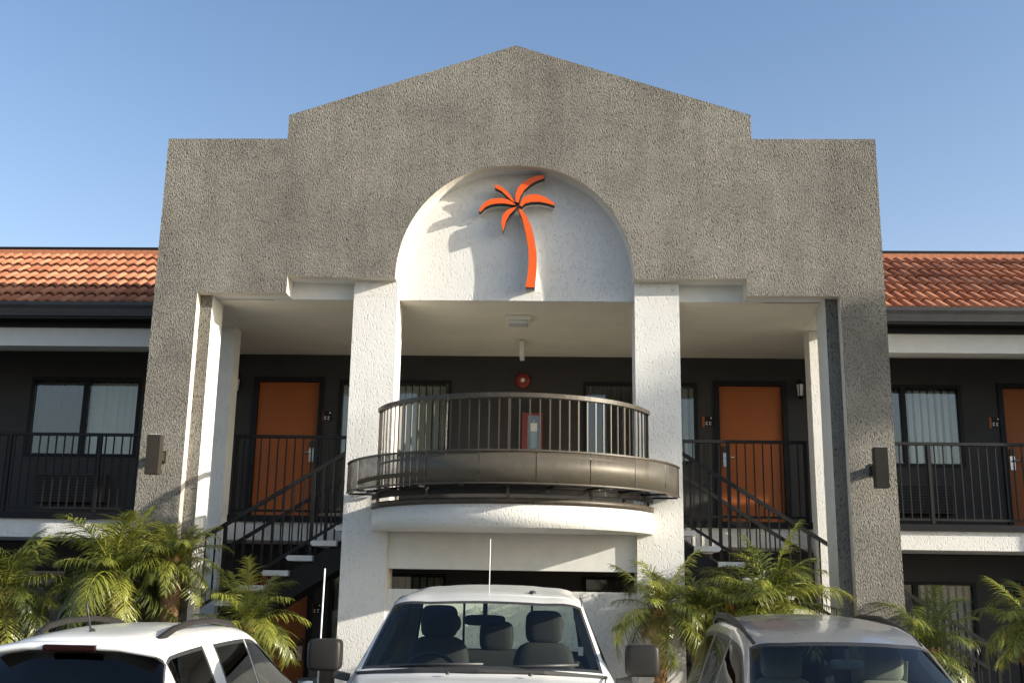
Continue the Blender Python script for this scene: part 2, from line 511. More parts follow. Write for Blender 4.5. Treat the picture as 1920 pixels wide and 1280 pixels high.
# lower mass of the two big pylons
for sx in (-1, 1):
    xa, xb = sorted((sx * 3.645, sx * (W - 0.004)))
    mb = MB(); b = len(mb.v)
    mb.box(xa, xb, 0.301, 0.56, 0.1, 5.599)
    me_side = 1
    mb.mi = [0, 0, 0, 1 if sx < 0 else 0, 0, 0 if sx < 0 else 1]
    part('pylon', mb, ['grey', 'white'], motel)
# front columns
for sx in (-1, 1):
    xa, xb = sorted((sx * CI, sx * CO))
    mb = BOX(xa, xb, 0.15, 0.62, 0.1, 5.326)
    part('column', mb, 'white_rough', motel)
    mb = BOX(xa, xb, 0.15, 0.30, 5.327, 5.538)
    part('column_head', mb, 'white_rough', motel)
    # back columns
    xa, xb = sorted((sx * 3.83, sx * 4.15))
    part('column', BOX(xa, xb, 1.72, 2.0, 0.1, 5.326), 'white_rough', motel)
# lower beam below the landing
part('low_wall', BOX(-CI + 0.001, CI - 0.001, 0.20, 0.40, 0.1, 1.93), 'white_rough', motel)
part('shade_pier', BOX(9.3, 10.99, 1.2, 1.62, 0.1, 5.40).box(9.3, 10.99, 1.621, 3.49, 0.1, 5.10), 'grey', motel)  # unseen block, added and sized to keep sun off the right wing
part('lower_beam', BOX(-CI + 0.001, CI - 0.001, 0.22, 0.50, 2.155, 2.60), 'white', motel)
part('landing_slab', BOX(-CI + 0.002, CI - 0.002, 0.16, 3.48, 2.602, 2.85), 'ceiling', motel)
for sx in (-1, 1):
    xa, xb = sorted((sx * (CI - 0.001), sx * 1.90))
    part('landing_slab', BOX(xa, xb, 0.64, 3.48, 2.60, 2.848), 'ceiling', motel)

# wings: slabs, beams, back walls
def wing_slab(x0, x1):
    part('floor_slab', BOX(x0, x1, 2.02, 3.50, 2.515, 2.755), 'white_rough', motel)
    part('slab_edge_trim', BOX(x0, x1, 1.97, 3.50, 2.757, 2.84), 'black_trim', motel)
wing_slab(-11, -4.16); wing_slab(-4.155, -2.21); wing_slab(2.21, 4.155); wing_slab(4.16, 11)
for x0, x1 in ((-11, -4.32), (4.32, 11)):
    part('eave_beam', BOX(x0, x1, 2.0, 2.28, 5.105, 5.62), 'white', motel)
    part('wing_ceiling', BOX(x0, x1, 2.282, 3.50, 5.35, 5.44), 'ceiling', motel)
    part('soffit', BOX(x0, x1, 1.80, 1.998, 5.45, 5.50), 'black_trim', motel)
    part('fascia', BOX(x0, x1, 1.962, 1.996, 5.36, 5.448), 'black_trim', motel)

D = 3.5
WX = [-7.42, -2.73, 0.91, 4.75]
DX = [-3.95, 2.91, 7.03]
DXall = DX + [-9.2]
def wall_with_openings(z0, z1, fz):
    ops = [(x, x + 1.68, fz + 0.90, fz + 2.10) for x in WX] + [(x - 0.05, x + 0.964, fz, fz + 2.11) for x in DXall]
    ops += [(-10.9, -10.2 + 0.6, fz + 0.9, fz + 2.1)] if False else []
    ops.sort()
    mb = MB(); x = -11.0
    for a, b_, c, d in ops:
        mb.box(x, a, D, D + 0.15, z0, z1)
        if c > z0 + 0.01: mb.box(a, b_, D, D + 0.15, z0, c)
        mb.box(a, b_, D, D + 0.15, d, z1)
        x = b_
    mb.box(x, 11.0, D, D + 0.15, z0, z1)
    part('wall', mb, 'dark_wall', motel)
wall_with_openings(2.85, 5.50, 2.85)
wall_with_openings(0.1, 2.50, 0.03)
part('room_wall', BOX(-11, 11, 4.4, 4.5, 0.0, 6.0), 'dark_wall', motel)
part('room_floor', BOX(-11, 11, D + .152, 4.398, 2.52, 2.84), 'dark_wall', motel)
part('room_ceiling', BOX(-11, 11, D + .152, 4.398, 5.46, 5.5), 'ceiling', motel)
for x in (-11.0, 10.9): part('end_wall', BOX(x, x + 0.1, D + .152, 4.398, 2.842, 5.458), 'dark_wall', motel)

# window: frame > panes, blind slats, curtain
fr = MB(); w_, h_ = 1.68, 1.20; t_ = 0.045
fr.box(0, w_, -0.02, 0.10, 0, t_); fr.box(0, w_, -0.02, 0.10, h_ - t_, h_)
fr.box(0, t_, -0.019, 0.099, t_, h_ - t_); fr.box(w_ - t_, w_, -0.019, 0.099, t_, h_ - t_)
fr.box(w_ / 2 - 0.035, w_ / 2 + 0.035, -0.012, 0.09, t_, h_ - t_)
frame_me = fr.mesh('window', 'black_trim')
pane_me = BOX(t_, w_ / 2 - 0.036, 0.030, 0.034, t_ + .001, h_ - t_ - .001).mesh('pane', 'glass')
slat_me = MB().grid([[(-0.048 + 0.024 * i, 0.010 * math.sin(math.pi * i / 4), z) for i in range(5)] for z in (0.05, 1.15)]).mesh('blind_slat', 'slat', False)
cur = MB(); n = 60
cur.grid([[(0.05 + (w_ / 2 - 0.08) * i / n, 0.17 + 0.022 * math.sin(i * 1.15 + 0.7 * math.sin(i * .31)) , z) for i in range(n + 1)] for z in (0.03, 1.17)])
cur_me = cur.mesh('curtain', 'curtain', False)
def window(x, z, left_curtain=True, slat_from=0.0):
    f = link('window', frame_me, motel, (x, D, z))
    link('pane', pane_me, f); link('pane', pane_me, f, (w_ / 2 - 0.008, 0.004, 0))
    if left_curtain: link('curtain', cur_me, f)
    k = 0
    xx = w_ / 2 + 0.06 if left_curtain else 0.08
    while xx < w_ - 0.04:
        link('slat', slat_me, f, (xx, 0.20, 0.0), (0, 0, R(random.uniform(20, 44))))
        xx += 0.104
for fz in (3.75, 0.93):
    for i, x in enumerate(WX):
        window(x, fz, i in (0, 2, 3))

# door: leaf > frame, handle, lock plate
leaf_me = BOX(0, 0.914, 0.0, 0.045, 0.012, 2.06).mesh('door', 'door')
df = MB(); df.box(-0.075, -0.002, -0.03, 0.12, 0, 2.135); df.box(0.916, 0.989, -0.03, 0.12, 0, 2.135); df.box(-0.002, 0.916, -0.029, 0.119, 2.064, 2.134)
dframe_me = df.mesh('door_frame', 'black_trim')
plate_me = BOX(-0.035, 0.035, -0.02, 0.0, -0.13, 0.07).mesh('lock_plate', 'steel')
reader_me = BOX(-0.03, 0.03, -0.03, 0.0, 0.075, 0.17).mesh('card_reader', 'plastic')
hd = MB().tube([(0, -0.02, 0), (0, -0.06, 0)], 0.012).tube([(0, -0.06, 0), (-0.12, -0.062, 0.004)], 0.010)
handle_me = hd.mesh('door_handle', 'steel')
def door(x, z, hinge):
    d = link('door', leaf_me, motel, (x, D + 0.035, z))
    link('door_frame', dframe_me, d, (0, -0.035, 0))
    hx = 0.84 if hinge == 'l' else 0.075
    link('lock_plate', plate_me, d, (hx, 0, 1.0)); link('card_reader', reader_me, d, (hx, 0, 1.0))
    h = link('door_handle', handle_me, d, (hx, 0, 1.0))
    if hinge == 'r': h.scale = (-1, 1, 1)
for fz in (2.85, 0.03):
    for x in DXall: door(x, fz, 'l' if x < 0 else 'r')

# roofs of the wings: mansard of barrel tiles
EY, EZ, RY, RZ = 1.70, 5.60, 4.02, 7.04
sl = math.atan2(RZ - EZ, RY - EY)
L = math.hypot(RZ - EZ, RY - EY)
NR = 7; EXP = L / NR; TP = 0.150
prof = [(0.0, 0.0), (0.012, 0.003), (0.022, 0.024), (0.042, 0.046), (0.076, 0.056), (0.110, 0.046), (0.132, 0.024), (0.142, 0.003), (0.150, 0.0)]
def tile_geo(mb, ox, oy):
    """one tile lying on the slope: y runs up the slope"""
    b = len(mb.v); n = len(prof); up = 0.032; ln = EXP + 0.03
    for (yy, lift, th) in ((0, up, 0), (ln, 0.0, 0), (0, up, 0.02)):
        for x, z in prof:
            k = 1.0 if yy == 0 else 0.86
            mb.v.append((ox + 0.075 + (x - 0.075) * k, oy + yy, z * k + lift - th))
    for i in range(n - 1):
        mb.face((b + i, b + i + 1, b + n + i + 1, b + n + i), 0, True)
        mb.face((b + 2 * n + i, b + 2 * n + i + 1, b + i + 1, b + i), 0, False)
tm = MB(); tile_geo(tm, 0, 0); tile_me = tm.mesh('tile', 'tile', False)
def visible_range(side, row):
    y = EY + (RY - EY) * (row + 0.5) / NR
    if side < 0: return (-6.95 - (y - 1.7) * 0.68, -4.85 - (y - 1.7) * 0.45)
    return (4.62 + (y - 1.7) * 0.40, 6.72 + (y - 1.7) * 0.60)
for side in (-1, 1):
    x0, x1 = (-11.0, -4.33) if side < 0 else (4.33, 11.0)
    roof = part('roof', MB().grid([[(x0, EY + 0.01, EZ - 0.01), (x1, EY + 0.01, EZ - 0.01)], [(x0, RY, RZ - 0.012), (x1, RY, RZ - 0.012)]], sm=False), 'black_trim', motel)
    stuff = MB()
    for row in range(NR):
        va, vb = visible_range(side, row)
        k = 0
        while True:
            x = (-4.40 - (k + 1) * TP) if side < 0 else (4.36 + k * TP)
            if abs(x) > 10.8: break
            k += 1
            sy = row * EXP
            if va - TP < x < vb + TP * 0.5:
                o = link('tile', tile_me, roof, (x, EY + sy * math.cos(sl), EZ + sy * math.sin(sl) + random.uniform(0, .003)), (sl + R(random.uniform(-.35, .35)), 0, R(random.uniform(-0.5, 0.5))))
            else:
                tile_geo(stuff, x, sy)
    tag(part('tile_field', stuff, 'tile', roof, (0, EY, EZ), (sl, 0, 0), normals=False), kind='stuff')
    part('ridge_cap', BOX(x0, x1, RY - 0.06, RY + 0.14, RZ + 0.03, RZ + 0.12), 'black_trim', motel)
    part('ridge_tile_strip', BOX(x0, x1, RY - 0.10, RY - 0.062, RZ - 0.03, RZ + 0.06), 'tile', motel)
    g = MB()
    prof_g = [(1.80, 5.585), (1.79, 5.47), (1.77, 5.44), (1.70, 5.44), (1.665, 5.47), (1.655, 5.55), (1.64, 5.60), (1.64, 5.645), (1.655, 5.645), (1.665, 5.60)]
    g.grid([[(x, y, z) for y, z in prof_g] for x in (x0, x1)], sm=False)
    part('gutter', g, 'gutter', motel, normals=False)
    part('gutter_lip', BOX(x0, x1, 1.632, 1.66, 5.452, 5.462), 'gutter', motel)
    part('back_parapet', BOX(x0, x1, 4.10, 4.2, 5.5, RZ + 0.029), 'dark_wall', motel)

# rounded balcony slab
RC, RS, RR, RP = 0.468, 1.648, 1.60, 1.934
def arc(r, z, xlim, n=48, cy=RC):
    a = math.asin(min(1, xlim / r))
    return [(r * math.sin(-a + 2 * a * i / n), cy - r * math.cos(-a + 2 * a * i / n), z) for i in range(n + 1)]
def arc_slab(mb, r, z0, z1, xlim, yback, n=48, mi=0):
    a0 = arc(r, z0, xlim, n); a1 = arc(r, z1, xlim, n)
    p0 = a0 + [(xlim, yback, z0), (-xlim, yback, z0)]
    p1 = a1 + [(xlim, yback, z1), (-xlim, yback, z1)]
    b = len(mb.v); k = len(p0)
    mb.v += p0 + p1
    mb.face(list(range(b, b + k))[::-1], mi); mb.face(list(range(b + k, b + 2 * k)), mi)
    for i in range(k):
        j = (i + 1) % k
        mb.face((b + i, b + j, b + k + j, b + k + i), mi, i < n)
    return mb
o = part('balcony_slab', arc_slab(MB(), RS, 2.565, 2.80, 1.585, 0.148), 'white_rough', motel)
part('balcony_slab_cap', arc_slab(MB(), RS + 0.02, 2.802, 2.862, 1.59, 0.146), 'bronze', motel)

# ------------------------------------------------------------ balcony railing (curved)
rail = thing('curved_railing', 'curved bronze railing with thin bars round the rounded balcony above the entrance', 'railing', (0, 0, 2.86))
def P(o_name, mb, mat, parent): return part(o_name, mb, mat, parent, (0, 0, -2.86))
def arc_bar(r, z, xlim, w, h, n=56):
    return MB().tube(arc(r, z, xlim, n), 0, flat=(w, h))
P('top_rail', arc_bar(RR, 3.93, 1.535, 0.062, 0.045), 'bronze', rail)
P('middle_rail', arc_bar(RR, 3.30, 1.535, 0.03, 0.02), 'bronze', rail)
P('bottom_rail', arc_bar(RR, 2.975, 1.535, 0.04, 0.03), 'bronze', rail)
a_ = math.asin(1.53 / RR)
NB = 39
for i in range(NB):
    a = -a_ + 2 * a_ * i / (NB - 1)
    post = i % 13 == 6 or i in (0, NB - 1)
    s = 0.014 if post else 0.007
    r_ = part('post' if post else 'baluster', BOX(-s, s, -s, s, (2.865 if post else 2.990) - 2.86, 3.906 - 2.86), 'bronze', rail,
              (RR * math.sin(a), RC - RR * math.cos(a), 0), (0, 0, a))
# perforated screen trough round the railing
tr = thing('screen_trough', 'curved perforated bronze trough hung round the foot of the balcony railing', 'planter', (0, 0, 3.0))
def P3(n_, mb, mat): return part(n_, mb, mat, tr, (0, 0, -3.0))
ap = math.asin(1.885 / RP)
NP = 9
for k in range(NP):
    a0 = -ap + 2 * ap * k / NP + 0.0025; a1 = -ap + 2 * ap * (k + 1) / NP - 0.0025
    pts = [a0 + (a1 - a0) * i / 7 for i in range(8)]
    rows = []
    for (rr, z) in ((RP - 0.01, 2.995), (RP, 2.995), (RP, 3.30), (RP - 0.01, 3.30)):
        rows.append([(rr * math.sin(a), RC - rr * math.cos(a), z) for a in pts])
    P3('screen_panel', MB().grid(rows), 'screen')
def arcr(r, z, aa, n=60): return [(r * math.sin(-aa + 2 * aa * i / n), RC - r * math.cos(-aa + 2 * aa * i / n), z) for i in range(n + 1)]
P3('rim', MB().tube(arcr(RP - .005, 3.312, ap), 0, flat=(0.035, 0.018)), 'bronze')
P3('bottom_rim', MB().tube(arcr(RP - .02, 2.985, ap), 0, flat=(0.06, 0.015)), 'bronze')
P3('inner_rim', MB().tube(arcr(1.70, 2.985, ap), 0, flat=(0.04, 0.015)), 'black_metal')
P3('inner_rim', MB().tube(arcr(1.66, 2.93, 1.25), 0, flat=(0.02, 0.06)), 'black_metal')
P3('light_channel', MB().tube(arcr(1.80, 3.10, ap - .02), 0, flat=(0.05, 0.04)), 'black_metal')
for k in range(11):
    a = -ap + 2 * ap * k / 10
    d = Vector((math.sin(a), -math.cos(a), 0)); c0 = Vector((0, RC, 0))
    P3('bracket', MB().tube([c0 + d * 1.61 + Vector((0, 0, 2.975)), c0 + d * (RP - .02) + Vector((0, 0, 2.975))], 0, flat=(0.03, 0.02)), 'black_metal')
    if k in (1, 3, 5, 7, 9):
        P3('bracket', MB().tube([c0 + d * 1.67 + Vector((0, 0, 2.865)), c0 + d * 1.67 + Vector((0, 0, 2.98))], 0, flat=(0.03, 0.03)), 'bronze')
for sx in (-1, 1):
    x = sx * 1.86
    P3('end_plate', BOX(min(x, x + sx * .012), max(x, x + sx * .012), -0.06 + .0, 0.12, 2.995, 3.30), 'screen')

# ------------------------------------------------------------ straight railings of the upper walkway
def straight_rail(x0, x1, y, label, posts, sp=0.115, zt=3.91, zb=2.90, group=None):
    t = thing('railing', label, 'railing', ((x0 + x1) / 2, y, 2.85))
    cx = (x0 + x1) / 2
    part('top_rail', BOX(x0 - cx, x1 - cx, -0.026, 0.026, zt - 0.04 - 2.85, zt - 2.85), 'black_metal', t)
    part('bottom_rail', BOX(x0 - cx, x1 - cx, -0.016, 0.016, zb - 0.012 - 2.85, zb + 0.018 - 2.85), 'black_metal', t)
    bal = BOX(-0.008, 0.008, -0.008, 0.008, zb + 0.019 - 2.85, zt - 0.041 - 2.85).mesh('baluster', 'black_metal')
    pm = BOX(-0.022, 0.022, -0.022, 0.022, 0.0, zt - 0.041 - 2.85).mesh('post', 'black_metal')
    n = int(round((x1 - x0) / sp))
    for i in range(n + 1):
        x = x0 + 0.012 + (x1 - x0 - 0.024) * i / n
        if any(abs(x - p) < 0.035 for p in posts): continue
        link('baluster', bal, t, (x - cx, 0, 0))
    for p in posts: link('post', pm, t, (p - cx, 0, 0))
    return t
YR = 2.06
straight_rail(-9.0, -4.33, YR, 'black walkway railing in front of the left wing window, its bars catching sun low down', [-8.2, -6.9, -5.66, -4.36])
straight_rail(-3.82, -1.96, YR, 'black walkway railing in front of the left orange door behind the stairs', [-3.79, -2.72], 0.115)
straight_rail(1.96, 3.82, YR, 'black walkway railing in front of the middle orange door, right of the balcony', [3.79, 2.78], 0.115)
straight_rail(4.33, 9.0, YR, 'black walkway railing of the right wing below the window and far right door', [4.36, 5.40, 6.75, 8.1])

# ------------------------------------------------------------ stairs
def staircase(sx, label, label2):
    t = thing('staircase', label, 'stairs', (sx * 4.4, 1.45, 0.1))
    o_ = Vector((-sx * 4.4, -1.45, -0.1))
    def q(n_, mb, mat, par=t, bevel=0): return part(n_, mb, mat, par, tuple(o_), bevel=bevel)
    rise, run = 0.182, 0.287
    nst = 15
    for k in range(nst):
        zt = 2.85 - rise * (k + 1)
        if zt < 0.2: break
        xa = 1.88 + run * k; xb = xa + 0.30
        poly = [(sx * xa, zt - 0.065), (sx * xa, zt), (sx * (xb - 0.0), zt), (sx * (xb + 0.025), zt - 0.03), (sx * (xb - 0.0), zt - 0.065)]
        q('tread', MB().prism(poly, 1.0, 1.92), 'tread')
    for y in (1.10, 1.78):
        zt0 = 2.85 - 0.13
        poly = [(sx * 1.80, zt0 - 0.02), (sx * (1.88 + run * nst), zt0 - 0.02 - rise * nst), (sx * (1.88 + run * nst), zt0 - 0.36 - rise * nst), (sx * 1.80, zt0 - 0.36)]
        q('stringer', MB().prism(poly, y, y + 0.04), 'black_metal')
    def rl(y, z_at_2, lab):
        rt = thing('stair_railing', lab, 'railing', (sx * 4.0, y, 1.0))
        oo = (-sx * 4.0, -y, -1.0)
        slp = 0.622
        zf = lambda x: z_at_2 - slp * (x - 2.0)
        xe = 5.9
        part('handrail', MB().tube([(sx * 1.96, y, zf(1.96)), (sx * xe, y, zf(xe))], 0, flat=(0.045, 0.045)), 'black_metal', rt, oo)
        part('lower_rail', MB().tube([(sx * 1.96, y, zf(1.96) - .83), (sx * xe, y, zf(xe) - .83)], 0, flat=(0.03, 0.035)), 'black_metal', rt, oo)
        x = 2.02; i = 0
        bal = BOX(-0.0085, 0.0085, -0.0085, 0.0085, -0.83, -0.02).mesh('baluster', 'black_metal')
        pm = BOX(-0.02, 0.02, -0.02, 0.02, -1.05, -0.02).mesh('post', 'black_metal')
        while x < xe:
            big = i % 9 == 4
            link('post' if big else 'baluster', pm if big else bal, rt, (sx * x - sx * 4.0, 0, zf(x) - 1.0)); x += 0.118; i += 1
    rl(1.04, 3.63, label2 + ' on the side nearer the street')
    rl(1.88, 3.50, label2 + ' on the side nearer the rooms')
staircase(-1, 'open stairs with pale concrete treads and black stringers left of the balcony', 'black sloping railing of the left stairs')
staircase(1, 'open stairs with pale concrete treads half hidden by palms right of the balcony', 'black sloping railing of the right stairs')

# ------------------------------------------------------------ palm sign in the arch
SG = {'frond1': [(-0.275, 6.743), (-0.219, 6.736), (-0.151, 6.689), (-0.09, 6.623), (-0.038, 6.543), (-0.03, 6.516), (-0.072, 6.546), (-0.132, 6.605), (-0.193, 6.664), (-0.273, 6.707)],
 'frond2': [(-0.466, 6.399), (-0.434, 6.47), (-0.376, 6.533), (-0.301, 6.564), (-0.199, 6.573), (-0.115, 6.557), (-0.055, 6.525), (-0.012, 6.481), (-0.071, 6.489), (-0.147, 6.503), (-0.232, 6.503), (-0.316, 6.489), (-0.391, 6.453), (-0.449, 6.39)],
 'frond3': [(-0.003, 6.458), (-0.054, 6.45), (-0.121, 6.418), (-0.17, 6.356), (-0.189, 6.276), (-0.179, 6.205), (-0.163, 6.144), (-0.146, 6.205), (-0.127, 6.285), (-0.086, 6.365), (-0.036, 6.418)],
 'frond4': [(-0.021, 6.525), (-0.023, 6.615), (0.002, 6.695), (0.06, 6.767), (0.144, 6.827), (0.237, 6.863), (0.335, 6.871), (0.33, 6.831), (0.237, 6.795), (0.162, 6.75), (0.086, 6.678), (0.037, 6.588), (0.013, 6.507)],
 'frond5': [(0.03, 6.475), (0.046, 6.534), (0.088, 6.588), (0.155, 6.62), (0.239, 6.624), (0.324, 6.598), (0.409, 6.544), (0.459, 6.505), (0.456, 6.477), (0.375, 6.505), (0.274, 6.526), (0.173, 6.522), (0.097, 6.504), (0.056, 6.463)],
 'trunk': [(0.022, 6.44), (0.056, 6.436), (0.125, 6.33), (0.185, 6.189), (0.22, 6.031), (0.242, 5.891), (0.246, 5.717), (0.234, 5.545), (0.227, 5.438), (0.116, 5.444), (0.142, 5.596), (0.152, 5.752), (0.147, 5.926), (0.11, 6.136), (0.066, 6.312), (0.026, 6.41)]}
sign = thing('palm_tree_sign', 'orange palm tree emblem with black edges mounted in the white arch', 'sign', (0.1, 0.3, 6.0))
for k, P_ in SG.items():
    cxp = sum(p[0] for p in P_) / len(P_); czp = sum(p[1] for p in P_) / len(P_)
    big = [(cxp + (x - cxp) * 1.03, czp + (z - czp) * 1.03) for x, z in P_]
    nm = 'trunk' if k == 'trunk' else 'frond'
    bd = tri_prism(nm, P_, 0.1203, 0.215, ['sign_black', 'sign_black'], lambda i: 1, sign)
    bd.location = (-0.1, -0.3, -6.0)
    fc = tri_prism('face', [(cxp + (x - cxp) * 0.985, czp + (z - czp) * 0.985) for x, z in P_], 0.112, 0.1200, ['orange', 'orange'], lambda i: 0, bd)
for k, P_ in SG.items():
    cxp = sum(p[0] for p in P_) / len(P_); czp = sum(p[1] for p in P_) / len(P_)
    q_ = 0.95 if k != 'trunk' else 0.97
    cr_ = tri_prism('gap_block_core', [(cxp + (x - cxp) * q_, czp + (z - czp) * q_) for x, z in P_], 0.2155, 0.3005, ['white', 'white'], lambda i: 0, sign)  # white fill added behind the emblem to stop sunlight in the gap
    cr_.location = (-0.1, -0.3, -6.0)
for (x, z) in ((0.18, 5.6), (0.17, 6.1), (-0.2, 6.52), (0.2, 6.8), (0.3, 6.57)):
    part('stand_off', MB().tube([(x, 0.216, z), (x, 0.301, z)], 0.012), 'sign_black', sign, (-0.1, -0.3, -6.0))

# ------------------------------------------------------------ fittings on the building
def pylon_lamp(x0, x1, z0, z1, label):
    cx = (x0 + x1) / 2; cz = (z0 + z1) / 2
    t = thing('wall_lamp', label, 'wall lamp', (cx, 0, cz))
    w, h = (x1 - x0) / 2, (z1 - z0) / 2
    mb = MB()
    mb.box(-w, w, -0.30, -0.19, -h, h)
    part('lamp_housing', mb, 'lamp_bronze', t, bevel=0.004)
    part('bracket_arm', BOX(-0.035, 0.035, -0.189, -0.014, -0.045, 0.045), 'lamp_bronze', t)
    part('back_plate', BOX(-0.05, 0.05, -0.013, -0.001, -0.07, 0.07), 'lamp_bronze', t)
    part('lamp_lens', BOX(-w + 0.02, w - 0.02, -0.285, -0.205, h + 0.0005, h + 0.006), 'lens_clear', t)
pylon_lamp(-4.12, -3.965, 3.14, 3.585, 'tall box shaped bronze wall lamp on the left grey pylon')
pylon_lamp(3.99, 4.135, 3.09, 3.535, 'tall box shaped bronze wall lamp on the right grey pylon')

def lantern(x, z, label):
    t = thing('wall_lantern', label, 'lantern', (x, D, z))
    part('bracket', MB().tube([(0, -0.0, 0.10), (0, -0.05, 0.17), (0, -0.11, 0.19), (0, -0.12, 0.13)], 0.011).box(-0.04, 0.04, -0.012, -0.001, 0.0, 0.16), 'black_metal', t)
    part('lantern_cap', MB().lathe([(0.001, 0.15), (0.02, 0.14), (0.065, 0.09), (0.07, 0.08)], c=(0, -0.12, 0), n=6, sm=False), 'black_metal', t)
    part('lantern_glass', MB().lathe([(0.042, -0.09), (0.055, 0.078)], c=(0, -0.12, 0), n=6, sm=False), 'lens_clear', t)
    cage = MB()
    for k in range(6):
        a = math.pi / 3 * k
        cage.tube([(0.046 * math.cos(a), -0.12 + 0.046 * math.sin(a), -0.09), (0.06 * math.cos(a), -0.12 + 0.06 * math.sin(a), 0.078)], 0.006, 4)
    cage.lathe([(0.05, -0.092), (0.048, -0.11), (0.012, -0.14), (0.001, -0.145)], c=(0, -0.12, 0), n=6, sm=False)
    part('lantern_cage', cage, 'black_metal', t)
lantern(-4.27, 4.84, 'black carriage lantern beside the left orange door')
lantern(4.08, 4.84, 'black carriage lantern right of the middle orange door')

t = thing('ceiling_lamp', 'small square cream lamp on the entrance ceiling', 'ceiling lamp', (0.01, 1.12, 5.328))
part('lamp_base', BOX(-0.165, 0.165, -0.14, 0.14, -0.05, -0.001), 'white_paint', t, bevel=0.006)
part('lamp_lens', BOX(-0.12, 0.12, -0.11, 0.11, -0.10, -0.051), 'lens_clear', t, bevel=0.008)
t = thing('exit_sign_box', 'narrow cream box hanging edge on from the entrance ceiling', 'exit sign', (0.02, 2.5, 5.328))
part('canopy_plate', BOX(-0.05, 0.05, -0.06, 0.06, -0.02, -0.001), 'white_paint', t)
part('sign_body', BOX(-0.032, 0.032, -0.16, 0.16, -0.24, -0.021), 'white_paint', t, bevel=0.004)
t = thing('alarm_bell', 'round red fire alarm bell on the dark wall above the balcony', 'alarm bell', (0.012, D, 4.955))
part('gong', MB().lathe([(0.115, -0.02), (0.118, -0.035), (0.105, -0.06), (0.06, -0.08), (0.0, -0.085)], 'y', n=28), 'red', t)
part('back_box', BOX(-0.06, 0.06, -0.02, -0.001, -0.06, 0.06), 'red', t)
part('centre_cap', MB().lathe([(0.032, -0.082), (0.03, -0.092), (0.014, -0.094), (0.013, -0.088), (0.0, -0.088)], 'y', n=16), 'white_paint', t)
t = thing('extinguisher_cabinet', 'red fire extinguisher cabinet with glass front behind the balcony bars', 'cabinet', (0.16, D, 4.17))
cb = MB(); cb.box(-0.15, 0.15, -0.12, -0.10, 0.25, 0.29); cb.box(-0.15, 0.15, -0.12, -0.10, -0.29, -0.25); cb.box(-0.15, -0.07, -0.12, -0.10, -0.25, 0.25); cb.box(0.11, 0.15, -0.12, -0.10, -0.25, 0.25)
cb.box(-0.15, 0.15, -0.0998, -0.001, -0.29, -0.27); cb.box(-0.15, 0.15, -0.0998, -0.001, 0.27, 0.29); cb.box(-0.15, -0.135, -0.0998, -0.001, -0.27, 0.27); cb.box(0.135, 0.15, -0.0998, -0.001, -0.27, 0.27)
part('cabinet_frame', cb, 'red', t)
part('cabinet_glass', BOX(-0.069, 0.109, -0.112, -0.108, -0.249, 0.249), 'glass', t)
part('extinguisher_cylinder', MB().lathe([(0.0, -0.23), (0.05, -0.22), (0.055, -0.2), (0.055, 0.08), (0.04, 0.13), (0.015, 0.15), (0.015, 0.2), (0.0, 0.2)], c=(0.02, -0.055, 0), n=16), 'white_paint', t)
part('instruction_label', BOX(-0.03, 0.07, -0.113, -0.1125, 0.02, 0.14), 'white_paint', t)

def room_sign(x, z, label):
    t = thing('room_sign', label, 'sign', (x, D, z))
    part('plaque', BOX(-0.05, 0.075, -0.012, -0.001, -0.07, 0.07), 'black_trim', t)
    part('red_strip', BOX(-0.085, -0.051, -0.014, -0.001, -0.085, 0.07), 'door', t)
    dg = MB()
    dg.lathe([(0.013, -0.0125), (0.013, -0.0145), (0.0, -0.0145)], 'y', c=(0.045, 0, 0.045), n=12)
    # two small pale characters, too small to read
    for cx in (-0.02, 0.03):
        dg.box(cx - 0.014, cx + 0.014, -0.0145, -0.0122, -0.02, -0.008); dg.box(cx - 0.014, cx - 0.004, -0.0145, -0.0122, -0.055, -0.0201)
        dg.box(cx - 0.0039, cx + 0.014, -0.0145, -0.0122, -0.055, -0.045)
    part('digits', dg, 'white_paint', t)
room_sign(-2.90, 4.40, 'small room number sign between the left orange door and the column')
room_sign(2.74, 4.38, 'small room number sign left of the middle orange door')
room_sign(6.89, 4.41, 'small room number sign left of the far right orange door')
room_sign(-2.90, 1.62, 'small room number sign beside the lower door under the left stairs')

# ------------------------------------------------------------ vehicles
def cr(p0, p1, p2, p3, t, k=0.6):
    a = p1 + (p2 - p1) * t
    b = 0.5 * ((2 * p1) + (-p0 + p2) * t + (2 * p0 - 5 * p1 + 4 * p2 - p3) * t * t + (-p0 + 3 * p1 - 3 * p2 + p3) * t ** 3)
    return a * (1 - k) + b * k
def surf(net, u, v):
    def row(i):
        r = net[max(0, min(len(net) - 1, i))]
        j = min(int(v), len(r) - 2); t = v - j
        g = lambda q: Vector(r[q]) if 0 <= q < len(r) else (Vector((-r[-2][0], r[-2][1], r[-2][2])) if q >= len(r) else Vector(r[0]))
        return cr(g(j - 1), g(j), g(j + 1), g(j + 2), t)
    i = min(int(u), len(net) - 2); t = u - i
    return cr(row(i - 1), row(i), row(i + 1), row(i + 2), t)
def samples(n, breaks, sub):
    s = set()
    for i in range(n - 1):
        for k in range(sub): s.add(round(i + k / sub, 4))
    s.add(float(n - 1))
    for b in breaks: s.add(round(b, 4))
    out = sorted(s); res = [out[0]]
    bs = set(round(b, 4) for b in breaks)
    for x in out[1:]:
        if x - res[-1] < 0.035:
            if x in bs and res[-1] not in bs: res[-1] = x
            elif x in bs and res[-1] in bs: res.append(x)
            continue
        res.append(x)
    return res
